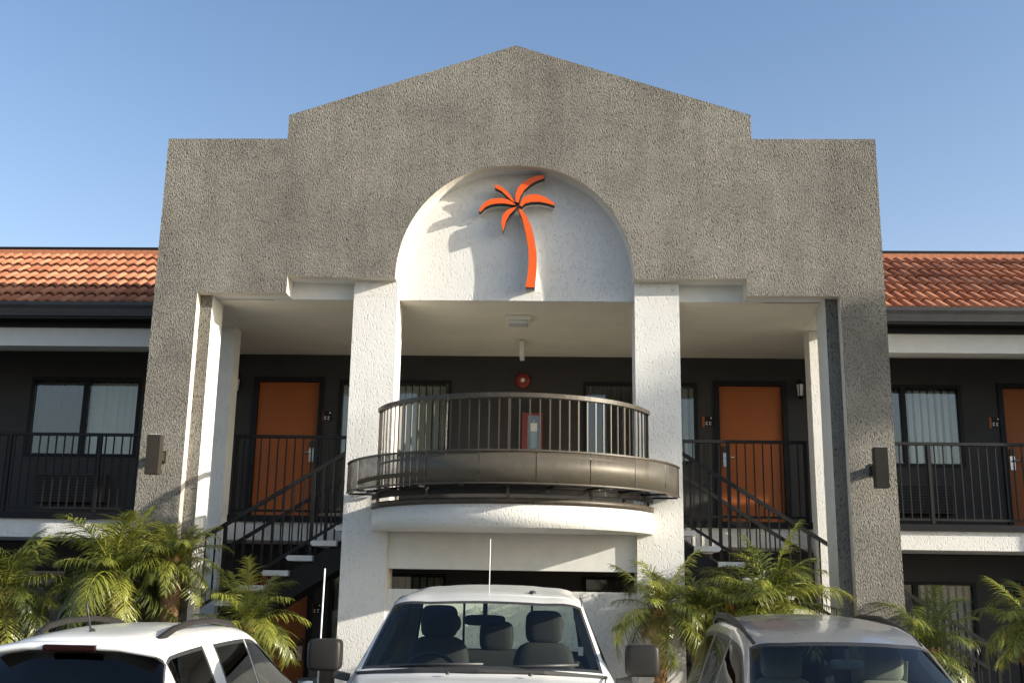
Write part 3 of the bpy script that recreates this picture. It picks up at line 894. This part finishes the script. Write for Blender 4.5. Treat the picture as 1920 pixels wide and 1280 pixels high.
def car_shell(root, net, wins, paint, sub=7, seal_mat='plastic'):
    """wins: (name, mat, u0,u1,v0,v1[, skew]) glass regions, each with a seal ring of 0.05 round it"""
    ub = []; vb = []
    E_ = 0.05
    for w in wins:
        ub += [w[2] - E_, w[2], w[3], w[3] + E_]; vb += [w[4] - E_ * 1.2, w[4]] + ([w[5], w[5] + E_ * 1.2] if w[5] < 5.9 else [])
    us = samples(len(net), ub, sub); vs = samples(len(net[0]), vb, sub)
    P_ = [[surf(net, u, v) for v in vs] for u in us]
    body = MB(); seal = MB(); gl = {}
    def add(mb, i, j, sx, sm=True):
        q = [P_[i][j], P_[i][j + 1], P_[i + 1][j + 1], P_[i + 1][j]]
        b = len(mb.v)
        mb.v += [(sx * p.x, p.y, p.z) for p in q]
        mb.face((b, b + 1, b + 2, b + 3) if sx > 0 else (b + 3, b + 2, b + 1, b), 0, sm)
    for i in range(len(us) - 1):
        uc = (us[i] + us[i + 1]) / 2
        for j in range(len(vs) - 1):
            vc = (vs[j] + vs[j + 1]) / 2
            kind = 'b'; key = None
            for k, w in enumerate(wins):
                vtop = w[5] + (E_ * 1.2 if w[5] < 5.9 else 1)
                if w[2] < uc < w[3] and w[4] < vc < (w[5] if w[5] < 5.9 else 9): kind = 'g'; key = k; break
                if w[2] - E_ < uc < w[3] + E_ and w[4] - E_ * 1.2 < vc < vtop: kind = 's'
            for sx in (1, -1):
                if kind == 'b': add(body, i, j, sx)
                elif kind == 's': add(seal, i, j, sx)
                else:
                    central = wins[key][5] >= 5.9
                    gl.setdefault((key, 1 if central else sx), MB())
                    add(gl[(key, 1 if central else sx)], i, j, sx)
    def fin(name, mb, mat):
        me = mb.mesh(name, mat, False)
        bm = bmesh.new(); bm.from_mesh(me)
        bmesh.ops.remove_doubles(bm, verts=bm.verts, dist=0.0004)
        bmesh.ops.recalc_face_normals(bm, faces=bm.faces) if name == 'body' else None
        bm.to_mesh(me); bm.free()
        return link(name, me, root)
    b = fin('body', body, paint)
    # make sure the painted side looks outward
    me = b.data
    top = max(me.polygons, key=lambda p: p.center.z)
    if top.normal.z < 0: me.flip_normals()
    fin('window_seal', seal, seal_mat)
    for (k, sx), mb in gl.items():
        fin(wins[k][0], mb, wins[k][1])
    return b

wheel_me = MB().lathe([(0.20, 0.11), (0.33, 0.11), (0.365, 0.08), (0.37, 0.0), (0.365, -0.08), (0.33, -0.11), (0.20, -0.11)], 'x', n=28).mesh('wheel', 'rubber')
rim = MB().lathe([(0.22, 0.105), (0.215, 0.05), (0.06, 0.07), (0.0, 0.075)], 'x', n=24)
for k in range(5):
    a = 2 * math.pi * k / 5
    rim.tube([(0.085, 0.05 * math.cos(a), 0.05 * math.sin(a)), (0.10, 0.21 * math.cos(a), 0.21 * math.sin(a))], 0.025, 6)
rim_me = rim.mesh('rim', 'steel')
def wheels(root, hw, ys):
    for y in ys:
        for sx in (1, -1):
            w = link('wheel', wheel_me, root, (sx * (hw - 0.12), y, 0.37), (0, 0, 0 if sx > 0 else math.pi))
            link('rim', rim_me, w)

def ellipsoid(mb, c, r, n=14, m=10, p=0.75):
    rows = []
    def sg(x, e): return math.copysign(abs(x) ** e, x)
    for i in range(m + 1):
        th = -math.pi / 2 + math.pi * i / m
        rows.append([(c[0] + r[0] * sg(math.cos(th), p) * sg(math.cos(2 * math.pi * k / n), p), c[1] + r[1] * sg(math.cos(th), p) * sg(math.sin(2 * math.pi * k / n), p), c[2] + r[2] * sg(math.sin(th), p)) for k in range(n)])
    mb.grid(rows, close=True)
    return mb
def seat(root, x, y, ztop, mat, facing=1, w=0.26, head=True):
    s = part('seat', ellipsoid(ellipsoid(MB(), (0, 0, -0.50), (w, 0.09, 0.36), p=0.5), (0, facing * 0.22, -0.80), (w, 0.27, 0.10)), mat, root, (x, y, ztop))
    if head:
        part('headrest', ellipsoid(MB(), (0, 0, -0.03), (0.15, 0.06, 0.13), p=0.5), mat, s)
def mirror(root, x, y, z, sx, w, h, mat, arm_z=-0.10, body_x=0.0):
    mbm = ellipsoid(MB(), (0, 0, 0), (w / 2, 0.075, h / 2), n=20, m=12, p=0.32)
    m = part('side_mirror', mbm, mat, root, (x, y, z))
    part('mirror_arm', MB().tube([(-sx * w * 0.3, 0, arm_z), (-(x - body_x), 0.0, arm_z - 0.02)], 0, flat=(0.07, 0.05)), 'plastic', m)
    part('mirror_face', BOX(-w / 2 + .03, w / 2 - .03, -0.078, -0.070, -h / 2 + .02, h / 2 - .02), 'mirror', m)

# --- pickup truck, nose to the camera
truck = thing('pickup_truck', 'white pickup truck facing out between two parked cars under the balcony', 'pickup truck', (-0.03, -3.3, 0), math.pi)
T = [
 [(.90, 2.75, .45), (.92, 2.82, .45), (.93, 2.86, .45), (.90, 2.88, .45), (.70, 2.90, .45), (.35, 2.92, .45), (0, 2.93, .45)],
 [(.93, 2.60, .45), (.96, 2.65, .75), (.95, 2.70, 1.05), (.90, 2.78, 1.14), (.70, 2.86, 1.17), (.35, 2.89, 1.19), (0, 2.90, 1.20)],
 [(.95, 2.35, .45), (.98, 2.35, .80), (.96, 2.38, 1.10), (.92, 2.45, 1.20), (.70, 2.62, 1.27), (.35, 2.66, 1.30), (0, 2.67, 1.31)],
 [(.95, 1.80, .45), (.98, 1.80, .80), (.965, 1.80, 1.15), (.93, 1.80, 1.26), (.74, 1.85, 1.345), (.36, 1.85, 1.385), (0, 1.85, 1.39)],
 [(.96, 1.20, .45), (.985, 1.20, .80), (.97, 1.20, 1.18), (.935, 1.20, 1.30), (.845, 1.22, 1.405), (.42, 1.38, 1.435), (0, 1.43, 1.44)],
 [(.96, .40, .45), (.985, .40, .80), (.975, .40, 1.18), (.935, .45, 1.30), (.705, .66, 1.835), (.36, .74, 1.875), (0, .76, 1.885)],
 [(.96, -.20, .45), (.985, -.20, .80), (.975, -.20, 1.18), (.935, -.20, 1.30), (.71, -.20, 1.895), (.36, -.20, 1.965), (0, -.20, 1.975)],
 [(.96, -.95, .45), (.985, -.95, .80), (.975, -.95, 1.18), (.935, -.95, 1.30), (.71, -.93, 1.885), (.36, -.98, 1.95), (0, -.99, 1.96)],
 [(.96, -1.10, .45), (.98, -1.10, .80), (.97, -1.10, 1.18), (.93, -1.10, 1.30), (.80, -1.13, 1.33), (.40, -1.15, 1.34), (0, -1.16, 1.34)],
 [(.96, -1.12, .45), (.96, -1.12, .60), (.95, -1.12, .62), (.93, -1.12, .62), (.80, -1.14, .62), (.40, -1.15, .62), (0, -1.16, .62)]]
car_shell(truck, T, [('windshield', 'car_glass', 4.07, 4.93, 4.10, 6.0), ('side_window', 'dim_glass', 4.30, 5.80, 3.12, 3.86), ('side_window', 'dim_glass', 5.95, 6.90, 3.12, 3.86), ('rear_window', 'car_glass', 7.16, 7.86, 4.18, 6.0)], 'paint_truck')
def bed():
    mb = MB()
    mb.box(-.95, -.88, -2.85, -1.17, .55, 1.32); mb.box(.88, .95, -2.85, -1.17, .55, 1.32)
    mb.box(-.879, .879, -2.85, -2.80, .55, 1.30); mb.box(-.879, .879, -2.799, -1.17, .55, .70); mb.box(-.879, .879, -1.21, -1.17, .701, 1.30)
    return mb
part('bed', bed(), 'paint_truck', truck, bevel=0.015)
wheels(truck, .97, (2.0, -1.9))
part('bumper', BOX(-.92, .92, 2.88, 3.02, .40, .66), 'chrome', truck, bevel=0.03)
gm = MB(); gm.box(-.55, .55, 2.91, 2.94, .72, 1.14)
gr = part('grille', gm, 'plastic', truck, bevel=0.01)
for k in range(4): part('grille_bar', BOX(-.54, .54, 2.941, 2.955, .78 + k * .09, .80 + k * .09), 'chrome', gr)
for sx in (-1, 1): part('headlight', BOX(min(sx * .58, sx * .88), max(sx * .58, sx * .88), 2.80, 2.93, .86, 1.08), 'lens_clear', truck, bevel=0.02)
part('dashboard', ellipsoid(MB(), (0, 1.05, 1.24), (.80, .30, .13), n=24, p=0.6), 'trim_dark', truck)
ip = part('steering_wheel', MB().lathe([(.19 + .016 * math.cos(a), .016 * math.sin(a)) for a in [i * math.pi / 4 for i in range(9)]], 'y', n=24), 'trim_dark', truck, (.40, .68, 1.33), (R(-25), 0, 0))
part('gauge_hood', ellipsoid(MB(), (.40, .98, 1.36), (.20, .14, .08)), 'rail_plastic', truck)
part('gauge_hood', ellipsoid(MB(), (-.42, 1.0, 1.345), (.22, .16, .075)), 'rail_plastic', truck)
seat(truck, .42, .00, 1.73, 'seat', 1, .25); seat(truck, -.42, .00, 1.70, 'seat', 1, .25)
seat(truck, 0.0, -.85, 1.585, 'seat', 1, .80)
for sx in (-1, 1): part('headrest', ellipsoid(MB(), (sx * .45, -.82, 1.66), (.14, .06, .09)), 'seat', truck)
part('rear_window_bar', BOX(-.315, -.295, -1.07, -1.05, 1.36, 1.86), 'plastic', truck); part('rear_window_bar', BOX(.295, .315, -1.07, -1.05, 1.36, 1.86), 'plastic', truck)
part('rear_view_mirror', ellipsoid(MB(), (0.02, .62, 1.735), (.155, .03, .04), p=.5).box(.0, .03, .62, .70, 1.76, 1.86), 'trim_dark', truck)
part('cowl_panel', MB().tube([(-.84, 1.25, 1.395), (-.42, 1.41, 1.435), (0, 1.46, 1.442), (.42, 1.41, 1.435), (.84, 1.25, 1.395)], 0, flat=(.10, .02)), 'plastic', truck)
for x0, x1 in ((.62, -.02), (-.05, -.66)):
    w = part('wiper', MB().tube([(x0, 1.36 - .1 * abs(x0), 1.45), ((x0 + x1) / 2, 1.38, 1.468), (x1, 1.38 - .12 * abs(x1), 1.475)], 0.010, 6), 'plastic', truck)
for x in (.20, -.34): part('washer_nozzle', ellipsoid(MB(), (x, 1.58, 1.428), (.014, .02, .010)), 'plastic', truck)
part('shark_fin_antenna', ellipsoid(MB(), (-.33, .34, 1.93), (.028, .07, .025), p=.8), 'plastic', truck)
part('roof_antenna', MB().tube([(0.055, -.55, 1.95), (0.053, -.56, 2.38)], 0.004, 6), 'white_paint', truck)
part('fender_antenna', MB().tube([(1.18, .95, 1.15), (1.175, .93, 2.09)], 0.006, 6).tube([(.95, .95, 1.17), (1.18, .95, 1.17)], 0.012, 6), 'white_paint', truck)
for sx, in ((-1,), (1,)):
    mirror(truck, sx * 1.105, 1.10, 1.50, sx, .235, .215, 'rail_plastic', -.13, sx * .93)
for sx in (-1, 1): part('pillar_trim', MB().tube([(sx * .66, .60, 1.80), (sx * .72, .82, 1.60), (sx * .79, 1.06, 1.42)], 0, flat=(.02, .09)), 'trim_light', truck)
part('inspection_sticker', BOX(-.70, -.665, 1.05, 1.053, 1.52, 1.58), 'white_paint', truck)

# --- sport utility body, shared net with options
def suv_net(hw, zt, dz=0.0):
    g = lambda *a: [tuple(p) for p in a]
    k = hw / .90
    def r(*pts): return [(x * k, y, z + (dz if z > 1.2 else 0)) for x, y, z in pts]
    return [
     r((.82, 1.98, .30), (.83, 2.0, .30), (.82, 2.02, .30), (.78, 2.05, .30), (.62, 2.09, .30), (.32, 2.12, .30), (0, 2.13, .30)),
     r((.86, 1.80, .30), (.88, 1.84, .55), (.86, 1.88, .80), (.80, 1.95, .86), (.62, 2.05, .88), (.32, 2.09, .89), (0, 2.10, .90)),
     r((.88, 1.55, .30), (.90, 1.58, .60), (.88, 1.60, .90), (.82, 1.66, .96), (.64, 1.82, .98), (.32, 1.90, .99), (0, 1.92, 1.0)),
     r((.88, 1.30, .30), (.90, 1.30, .60), (.89, 1.30, .94), (.84, 1.30, 1.01), (.66, 1.40, 1.04), (.32, 1.45, 1.06), (0, 1.46, 1.065)),
     r((.88, .95, .30), (.90, .95, .60), (.895, .95, .95), (.865, .95, 1.03), (.765, 1.00, 1.085), (.40, 1.20, 1.105), (0, 1.27, 1.11)),
     r((.88, .25, .30), (.90, .25, .60), (.90, .25, .95), (.870, .28, 1.04), (.625, .18, 1.555), (.33, .33, 1.615), (0, .37, 1.625)),
     r((.88, -.25, .30), (.90, -.25, .60), (.90, -.25, .95), (.870, -.25, 1.05), (.635, -.25, 1.615), (.33, -.25, 1.685), (0, -.25, 1.695)),
     r((.88, -1.0, .30), (.90, -1.0, .60), (.90, -1.0, .96), (.865, -1.0, 1.06), (.625, -1.0, 1.605), (.33, -1.0, 1.69), (0, -1.0, 1.70)),
     r((.87, -1.62, .30), (.89, -1.62, .60), (.885, -1.66, .97), (.85, -1.70, 1.08), (.61, -1.70, 1.565), (.33, -1.78, 1.65), (0, -1.80, 1.66)),
     r((.86, -1.80, .30), (.88, -1.82, .60), (.87, -1.85, .97), (.835, -1.88, 1.08), (.60, -1.86, 1.51), (.33, -1.93, 1.57), (0, -1.95, 1.58)),
     r((.85, -1.95, .30), (.87, -1.98, .60), (.86, -2.0, .95), (.80, -2.04, 1.02), (.69, -2.08, 1.04), (.35, -2.11, 1.05), (0, -2.12, 1.05)),
     r((.84, -2.0, .30), (.86, -2.04, .50), (.84, -2.08, .70), (.78, -2.12, .70), (.66, -2.14, .70), (.35, -2.16, .70), (0, -2.17, .70)),
     r((.82, -2.02, .30), (.82, -2.06, .32), (.80, -2.10, .34), (.76, -2.13, .34), (.64, -2.15, .34), (.35, -2.17, .34), (0, -2.17, .34))]
def suv(root, net, paint, wins, railmat, rail_pts, hw=.9):
    car_shell(root, net, wins, paint)
    wheels(root, hw, (1.30, -1.30))
    for sx in (-1, 1):
        rp = [(sx * x, y, z) for x, y, z in rail_pts]
        part('roof_rail', MB().tube(rp, 0, flat=(.045, .045)), railmat, root, bevel=.012)
        part('headlight', BOX(min(sx * .50, sx * .80), max(sx * .50, sx * .80), 1.86, 2.02, .68, .82), 'lens_clear', root, bevel=.03)
        part('tail_light', BOX(min(sx * .72, sx * .86), max(sx * .72, sx * .86), -2.08, -1.9, .72, 1.0), 'lens_red', root, bevel=.02)
    part('front_bumper', BOX(-.80, .80, 2.06, 2.17, .32, .55), 'plastic', root, bevel=.03)
    part('rear_bumper', BOX(-.82, .82, -2.24, -2.10, .34, .58), 'plastic', root, bevel=.03)
    part('grille', BOX(-.42, .42, 2.08, 2.125, .62, .80), 'plastic', root, bevel=.01)
    part('dashboard', ellipsoid(MB(), (0, .82, .98), (.68, .26, .13), n=24, p=.6), 'trim_dark', root)

lsuv = thing('parked_car', 'white compact sport utility with tinted rear glass and grey roof rails, parked nose in', 'car', (-2.84, -2.50, -0.03), R(-1.5))
net = suv_net(.90, 0, -.03)
suv(lsuv, net, 'paint_white', [('windshield', 'dim_glass', 4.08, 4.92, 4.12, 6.0), ('side_window', 'tint_glass', 4.32, 5.88, 3.12, 3.84), ('side_window', 'tint_glass', 6.02, 6.93, 3.12, 3.84),
    ('quarter_window', 'tint_glass', 7.32, 8.97, 3.12, 3.86), ('rear_window', 'tint_glass', 9.08, 9.94, 3.95, 6.0)], 'rail_plastic',
    [(.46, .10, 1.575), (.48, .02, 1.62), (.49, -.15, 1.665), (.50, -.6, 1.70), (.50, -1.1, 1.695), (.49, -1.40, 1.665), (.475, -1.55, 1.62), (.46, -1.64, 1.585)])
sp = MB().grid([[(-.60, y, z - .04), (-.34, y - .02, z), (0, y - .03, z + .01), (.34, y - .02, z), (.60, y, z - .04)] for y, z in ((-1.70, 1.60), (-1.90, 1.585), (-2.02, 1.56), (-2.02, 1.535), (-1.88, 1.52))])
part('roof_spoiler', sp, 'paint_white', lsuv)
part('brake_light', BOX(-.19, .19, -2.065, -2.01, 1.528, 1.572), 'lens_red', lsuv, bevel=.012)
part('roof_antenna', MB().tube([(-.05, -1.62, 1.63), (-.06, -1.72, 1.85)], 0.007, 6).lathe([(.045, 0), (.03, .02), (.012, .05), (0, .05)], c=(-.05, -1.60, 1.615), n=12), 'plastic', lsuv)
for sx in (-1, 1): mirror(lsuv, sx * 1.03, .62, 1.09, sx, .20, .14, 'plastic', -.05, sx * .86)
seat(lsuv, -.36, .0, 1.45, 'seat'); seat(lsuv, .36, .0, 1.45, 'seat'); seat(lsuv, 0, -.95, 1.38, 'seat', w=.55, head=False)
part('rear_wiper', MB().tube([(0, -2.13, 1.07), (.28, -2.12, 1.11)], .008, 6), 'plastic', lsuv)

rsuv = thing('parked_car', 'silver grey sport utility with dark windscreen and raised roof rails, facing out at right', 'car', (2.47, -4.02, 0), math.pi + R(0))
net = suv_net(.92, 0, .035)
for i_, dz_ in ((6, .035), (7, .065), (8, .06), (9, .04)):
    net[i_] = [(x, y, z + (dz_ if z > 1.2 else 0)) for x, y, z in net[i_]]
suv(rsuv, net, 'paint_silver', [('windshield', 'dim_glass', 4.08, 4.92, 4.12, 6.0), ('side_window', 'dim_glass', 4.32, 5.88, 3.12, 3.84), ('side_window', 'dim_glass', 6.02, 6.93, 3.12, 3.84),
    ('quarter_window', 'dim_glass', 7.10, 8.5, 3.12, 3.84), ('rear_window', 'tint_glass', 9.08, 9.94, 4.05, 6.0)], 'rail_plastic',
    [(.575, .20, 1.60), (.59, .05, 1.645), (.60, -.3, 1.715), (.60, -.8, 1.775), (.595, -1.3, 1.775), (.58, -1.6, 1.735), (.565, -1.72, 1.68)])
for sx in (-1, 1): mirror(rsuv, sx * 1.04, .66, 1.12, sx, .22, .15, 'paint_silver', -.05, sx * .86)
seat(rsuv, -.36, .0, 1.52, 'seat_light'); seat(rsuv, .36, .0, 1.52, 'seat_light')
part('rear_view_mirror', ellipsoid(MB(), (0, .42, 1.50), (.12, .02, .035), p=.5).box(-.012, .012, .36, .44, 1.52, 1.60), 'trim_light', rsuv)
for sx in (-1, 1): part('pillar_trim', MB().tube([(sx * .585, .14, 1.56), (sx * .65, .48, 1.36), (sx * .72, .86, 1.13)], 0, flat=(.02, .07)), 'trim_light', rsuv)
part('seat_belt', MB().tube([(-.56, -.12, 1.50), (-.50, .0, 1.30), (-.40, .10, 1.05)], 0, flat=(.05, .006)), 'trim_light', rsuv)
part('windshield_wiper', MB().tube([(.55, 1.15, 1.13), (.05, 1.26, 1.16)], .009, 6).tube([(0.0, 1.26, 1.15), (-.5, 1.18, 1.15)], .009, 6), 'plastic', rsuv)
part('roof_groove', MB().tube([(.40, .2, 1.655), (.41, -1.5, 1.755)], .003, 4).tube([(-.40, .2, 1.655), (-.41, -1.5, 1.755)], .003, 4), 'plastic', rsuv)

# ------------------------------------------------------------ palms
def frond_mesh(seed, length, droop, dry=False):
    rg = random.Random(seed)
    mb = MB()
    n = 26
    pts = []; tang = []
    p = Vector((0, 0, 0)); ang = R(rg.uniform(30, 58)); bend = rg.uniform(-.55, .55); ragged = rg.uniform(0.0, 0.22)
    step = length / n
    pts.append(p.copy())
    for i in range(n):
        a = ang - droop * ((i + 1) / n) ** 1.25
        yb = bend * ((i + 1) / n) ** 1.5
        p = p + Vector((math.cos(a) * math.cos(yb), math.cos(a) * math.sin(yb), math.sin(a))) * step
        pts.append(p.copy())
    mb.tube(pts, .01, 5, rads=[0.011 * (1 - 0.75 * i / n) + .002 for i in range(n + 1)])
    for i in range(3, n + 1):
        t = (pts[min(i + 1, n)] - pts[i - 1]).normalized()
        up = Vector((-t.z, 0, t.x)); 
        s = i / n
        for half in (0, 0.5):
            base = pts[i] if half == 0 else (pts[i] + pts[i - 1]) / 2
            for side in (-1, 1):
                if rg.random() < ragged: continue
                ll = length * 0.36 * (math.sin(math.pi * (0.12 + 0.80 * s)) ** 0.7) * rg.uniform(.6, 1.2)
                sag = rg.uniform(0.22, 0.62)
                fwd = 0.45 + 0.75 * s + rg.uniform(-.1, .1)
                lift = rg.uniform(-0.15, 0.5)
                d = (Vector((0, side, 0)) + t * fwd + up * lift).normalized()
                wv = d.cross(up).normalized()
                hw = 0.0085 * rg.uniform(.6, 1.25)
                q = base.copy(); b = len(mb.v); segs = 4
                for k in range(segs + 1):
                    f = k / segs
                    w = hw * (0.55 + 0.9 * f if f < .4 else 0.91 * (1 - (f - .4) / .6) ** .8 + .03)
                    mb.v.append(tuple(q - wv * w)); mb.v.append(tuple(q + wv * w))
                    d = (d + Vector((0, 0, -sag))).normalized() if k else d
                    q = q + d * (ll / segs)
                for k in range(segs):
                    mb.face((b + 2 * k, b + 2 * k + 1, b + 2 * k + 3, b + 2 * k + 2), 0, False)
    return mb.mesh('frond', 'leaf_dry' if dry else 'leaf', False)
FR = [frond_mesh(i, 1.0, R(rg)) for i, rg in enumerate((45, 62, 80, 96, 35, 70, 110, 55, 88, 30, 75, 100))]
FD = frond_mesh(99, 0.8, R(150), True)
def palm(x, y, zc, rad, nf, label, seed, tr_r=0.09):
    rg = random.Random(seed)
    t = thing('palm_tree', label, 'palm tree', (x, y, 0.1), 0, 'dwarf palms in the bed along the entrance')
    h = zc - 0.1
    tk = MB()
    m = 12
    tk.tube([(0.04 * math.sin(i * .5) * (1 - i / m), 0, h * i / m) for i in range(m + 1)], .1, 10,
            rads=[tr_r * (0.62 + 0.10 * math.sin(i * 3)) if i < m * .55 else tr_r * (0.75 + 0.5 * math.sin(math.pi * (i / m - .5) * 1.5)) for i in range(m + 1)])
    trunk = part('trunk', tk, 'bark', t)
    bt = MB()
    zz = 0.05
    while zz < h - 0.02:
        rr = tr_r * (0.66 if zz < h * .55 else 0.66 + 0.55 * (zz / h - .55) / .45)
        for k in range(8):
            a = 2 * math.pi * k / 8 + zz * 23
            c, s = math.cos(a), math.sin(a)
            b = len(bt.v)
            w = 0.026
            e = rr + rg.uniform(.015, .035)
            bt.v += [(c * rr - s * w, s * rr + c * w, zz), (c * rr + s * w, s * rr - c * w, zz), (c * e + s * w * .5, s * e - c * w * .5, zz + .07), (c * e - s * w * .5, s * e + c * w * .5, zz + .07), (c * (rr - .01), s * (rr - .01), zz + .075)]
            bt.face((b, b + 1, b + 2, b + 3)); bt.face((b + 3, b + 2, b + 4))
        zz += 0.045
    tag(part('leaf_scales', bt, 'bark_light', trunk, normals=False), kind='stuff')
    for k in range(nf):
        f = k / nf
        az = k * 2.399 + rg.uniform(-.25, .25)
        me = FR[rg.randrange(len(FR))]
        tilt = R(-38 + 112 * f ** 1.15 + rg.uniform(-14, 12))     # positive = dropping
        sc = rad * rg.uniform(.72, 1.08)
        o = link('frond', me, t, (0.03 * math.cos(az), 0.03 * math.sin(az), h - 0.06 + 0.06 * (1 - f)))
        mt = Matrix.Rotation(az, 4, 'Z') @ Matrix.Rotation(tilt, 4, 'Y')
        o.rotation_euler = mt.to_euler(); o.scale = (sc, sc, sc)
    for k in range(5):
        o = link('dry_frond', FD, t, (0, 0, h - .1), (0, R(rg.uniform(25, 60)), rg.uniform(0, 6.28))); o.scale = (rad * rg.uniform(.5, .85),) * 3
    return t
palm(-5.50, -.40, 1.84, .86, 38, 'sunlit dwarf palm at the far left edge behind the white car', 1)
palm(-4.30, -.38, 2.02, .94, 46, 'large bright dwarf palm in front of the left pylon with brown shaggy trunk', 2)
palm(-3.70, -.30, 2.22, .64, 36, 'taller dwarf palm against the left pylon beside the white column', 3)
palm(-2.84, -.30, 1.54, .74, 28, 'half shaded dwarf palm at the foot of the left stairs', 4)
palm(1.60, -.42, 1.78, .70, 24, 'thin dwarf palm with bare brown trunk right of the white pickup', 5, .07)
palm(2.75, -.36, 1.84, .88, 42, 'widest dwarf palm in front of the right stairs above the silver car', 6)
palm(2.05, -.28, 1.78, .62, 24, 'dark shaded dwarf palm behind the right front column', 7)
palm(5.55, -.36, 1.64, .74, 30, 'dwarf palm at the far right edge under the wing walkway', 8)
palm(4.40, -.38, 1.42, .76, 28, 'low dwarf palm right of the right pylon behind the silver car', 9)

# tall street palms to the right of the picture; they throw the dappled shade on the right column, pylon and roof
def tall_palm(x, y, zc, sc, nf, label, seed):
    rg = random.Random(seed)
    t = thing('street_palm', label, 'palm tree', (x, y, 0))
    part('trunk', MB().tube([(0.1 * math.sin(i * .6), 0, zc * i / 10) for i in range(11)], .14, 10, rads=[.17 - .007 * i for i in range(11)]), 'bark', t)
    for k in range(nf):
        o = link('frond', FR[k % len(FR)], t, (0, 0, zc), (Matrix.Rotation(k * 2.399, 4, 'Z') @ Matrix.Rotation(R(-40 + 90 * k / nf), 4, 'Y')).to_euler())
        o.scale = (sc, sc * 1.2, sc)
tall_palm(30, -7.66, 12.95, 1.1, 22, 'tall slender street palm beyond the right edge, the nearer of two', 31)
tall_palm(30, -3.9, 14.6, 1.5, 6, 'tall slender street palm beyond the right edge, the farther of two', 32)

def air_con(x, label):
    t = thing('air_conditioner', label, 'air conditioner', (x, D, 3.28))
    part('casing', BOX(-.52, .52, -.16, -.001, -.21, .21), 'dark_wall', t, bevel=.008)
    for k in range(9): part('louvre', BOX(-.49, .49, -.172, -.1605, -.18 + k * .042, -.165 + k * .042), 'black_trim', t)
air_con(-6.6, 'dark wall air conditioner below the left wing window')
air_con(5.65, 'dark wall air conditioner below the right wing window')

for root_, hw_, xs_, z_ in ((truck, .985, (.42, -.62), .98), (lsuv, .90, (.05, -.85), .98), (rsuv, .92, (.05, -.85), 1.0)):
    for sx in (-1, 1):
        for x_ in xs_:
            part('door_handle', MB().tube([(sx * (hw_ - .01), x_ - .07, z_), (sx * (hw_ + .025), x_ - .05, z_), (sx * (hw_ + .025), x_ + .07, z_), (sx * (hw_ - .01), x_ + .09, z_)], .011, 6), 'chrome' if root_ is truck else 'plastic', root_)
part('roof_seam', MB().tube([(-.70, .60, 1.846), (-.712, .2, 1.885), (-.716, -.2, 1.898), (-.715, -.92, 1.888)], .006, 5).tube([(.70, .60, 1.846), (.712, .2, 1.885), (.716, -.2, 1.898), (.715, -.92, 1.888)], .006, 5), 'plastic', truck)
part('hood_seam', MB().tube([(-.85, 1.26, 1.402), (-.80, 1.85, 1.338), (-.74, 2.5, 1.272)], .005, 5).tube([(.85, 1.26, 1.402), (.80, 1.85, 1.338), (.74, 2.5, 1.272)], .005, 5), 'plastic', truck)
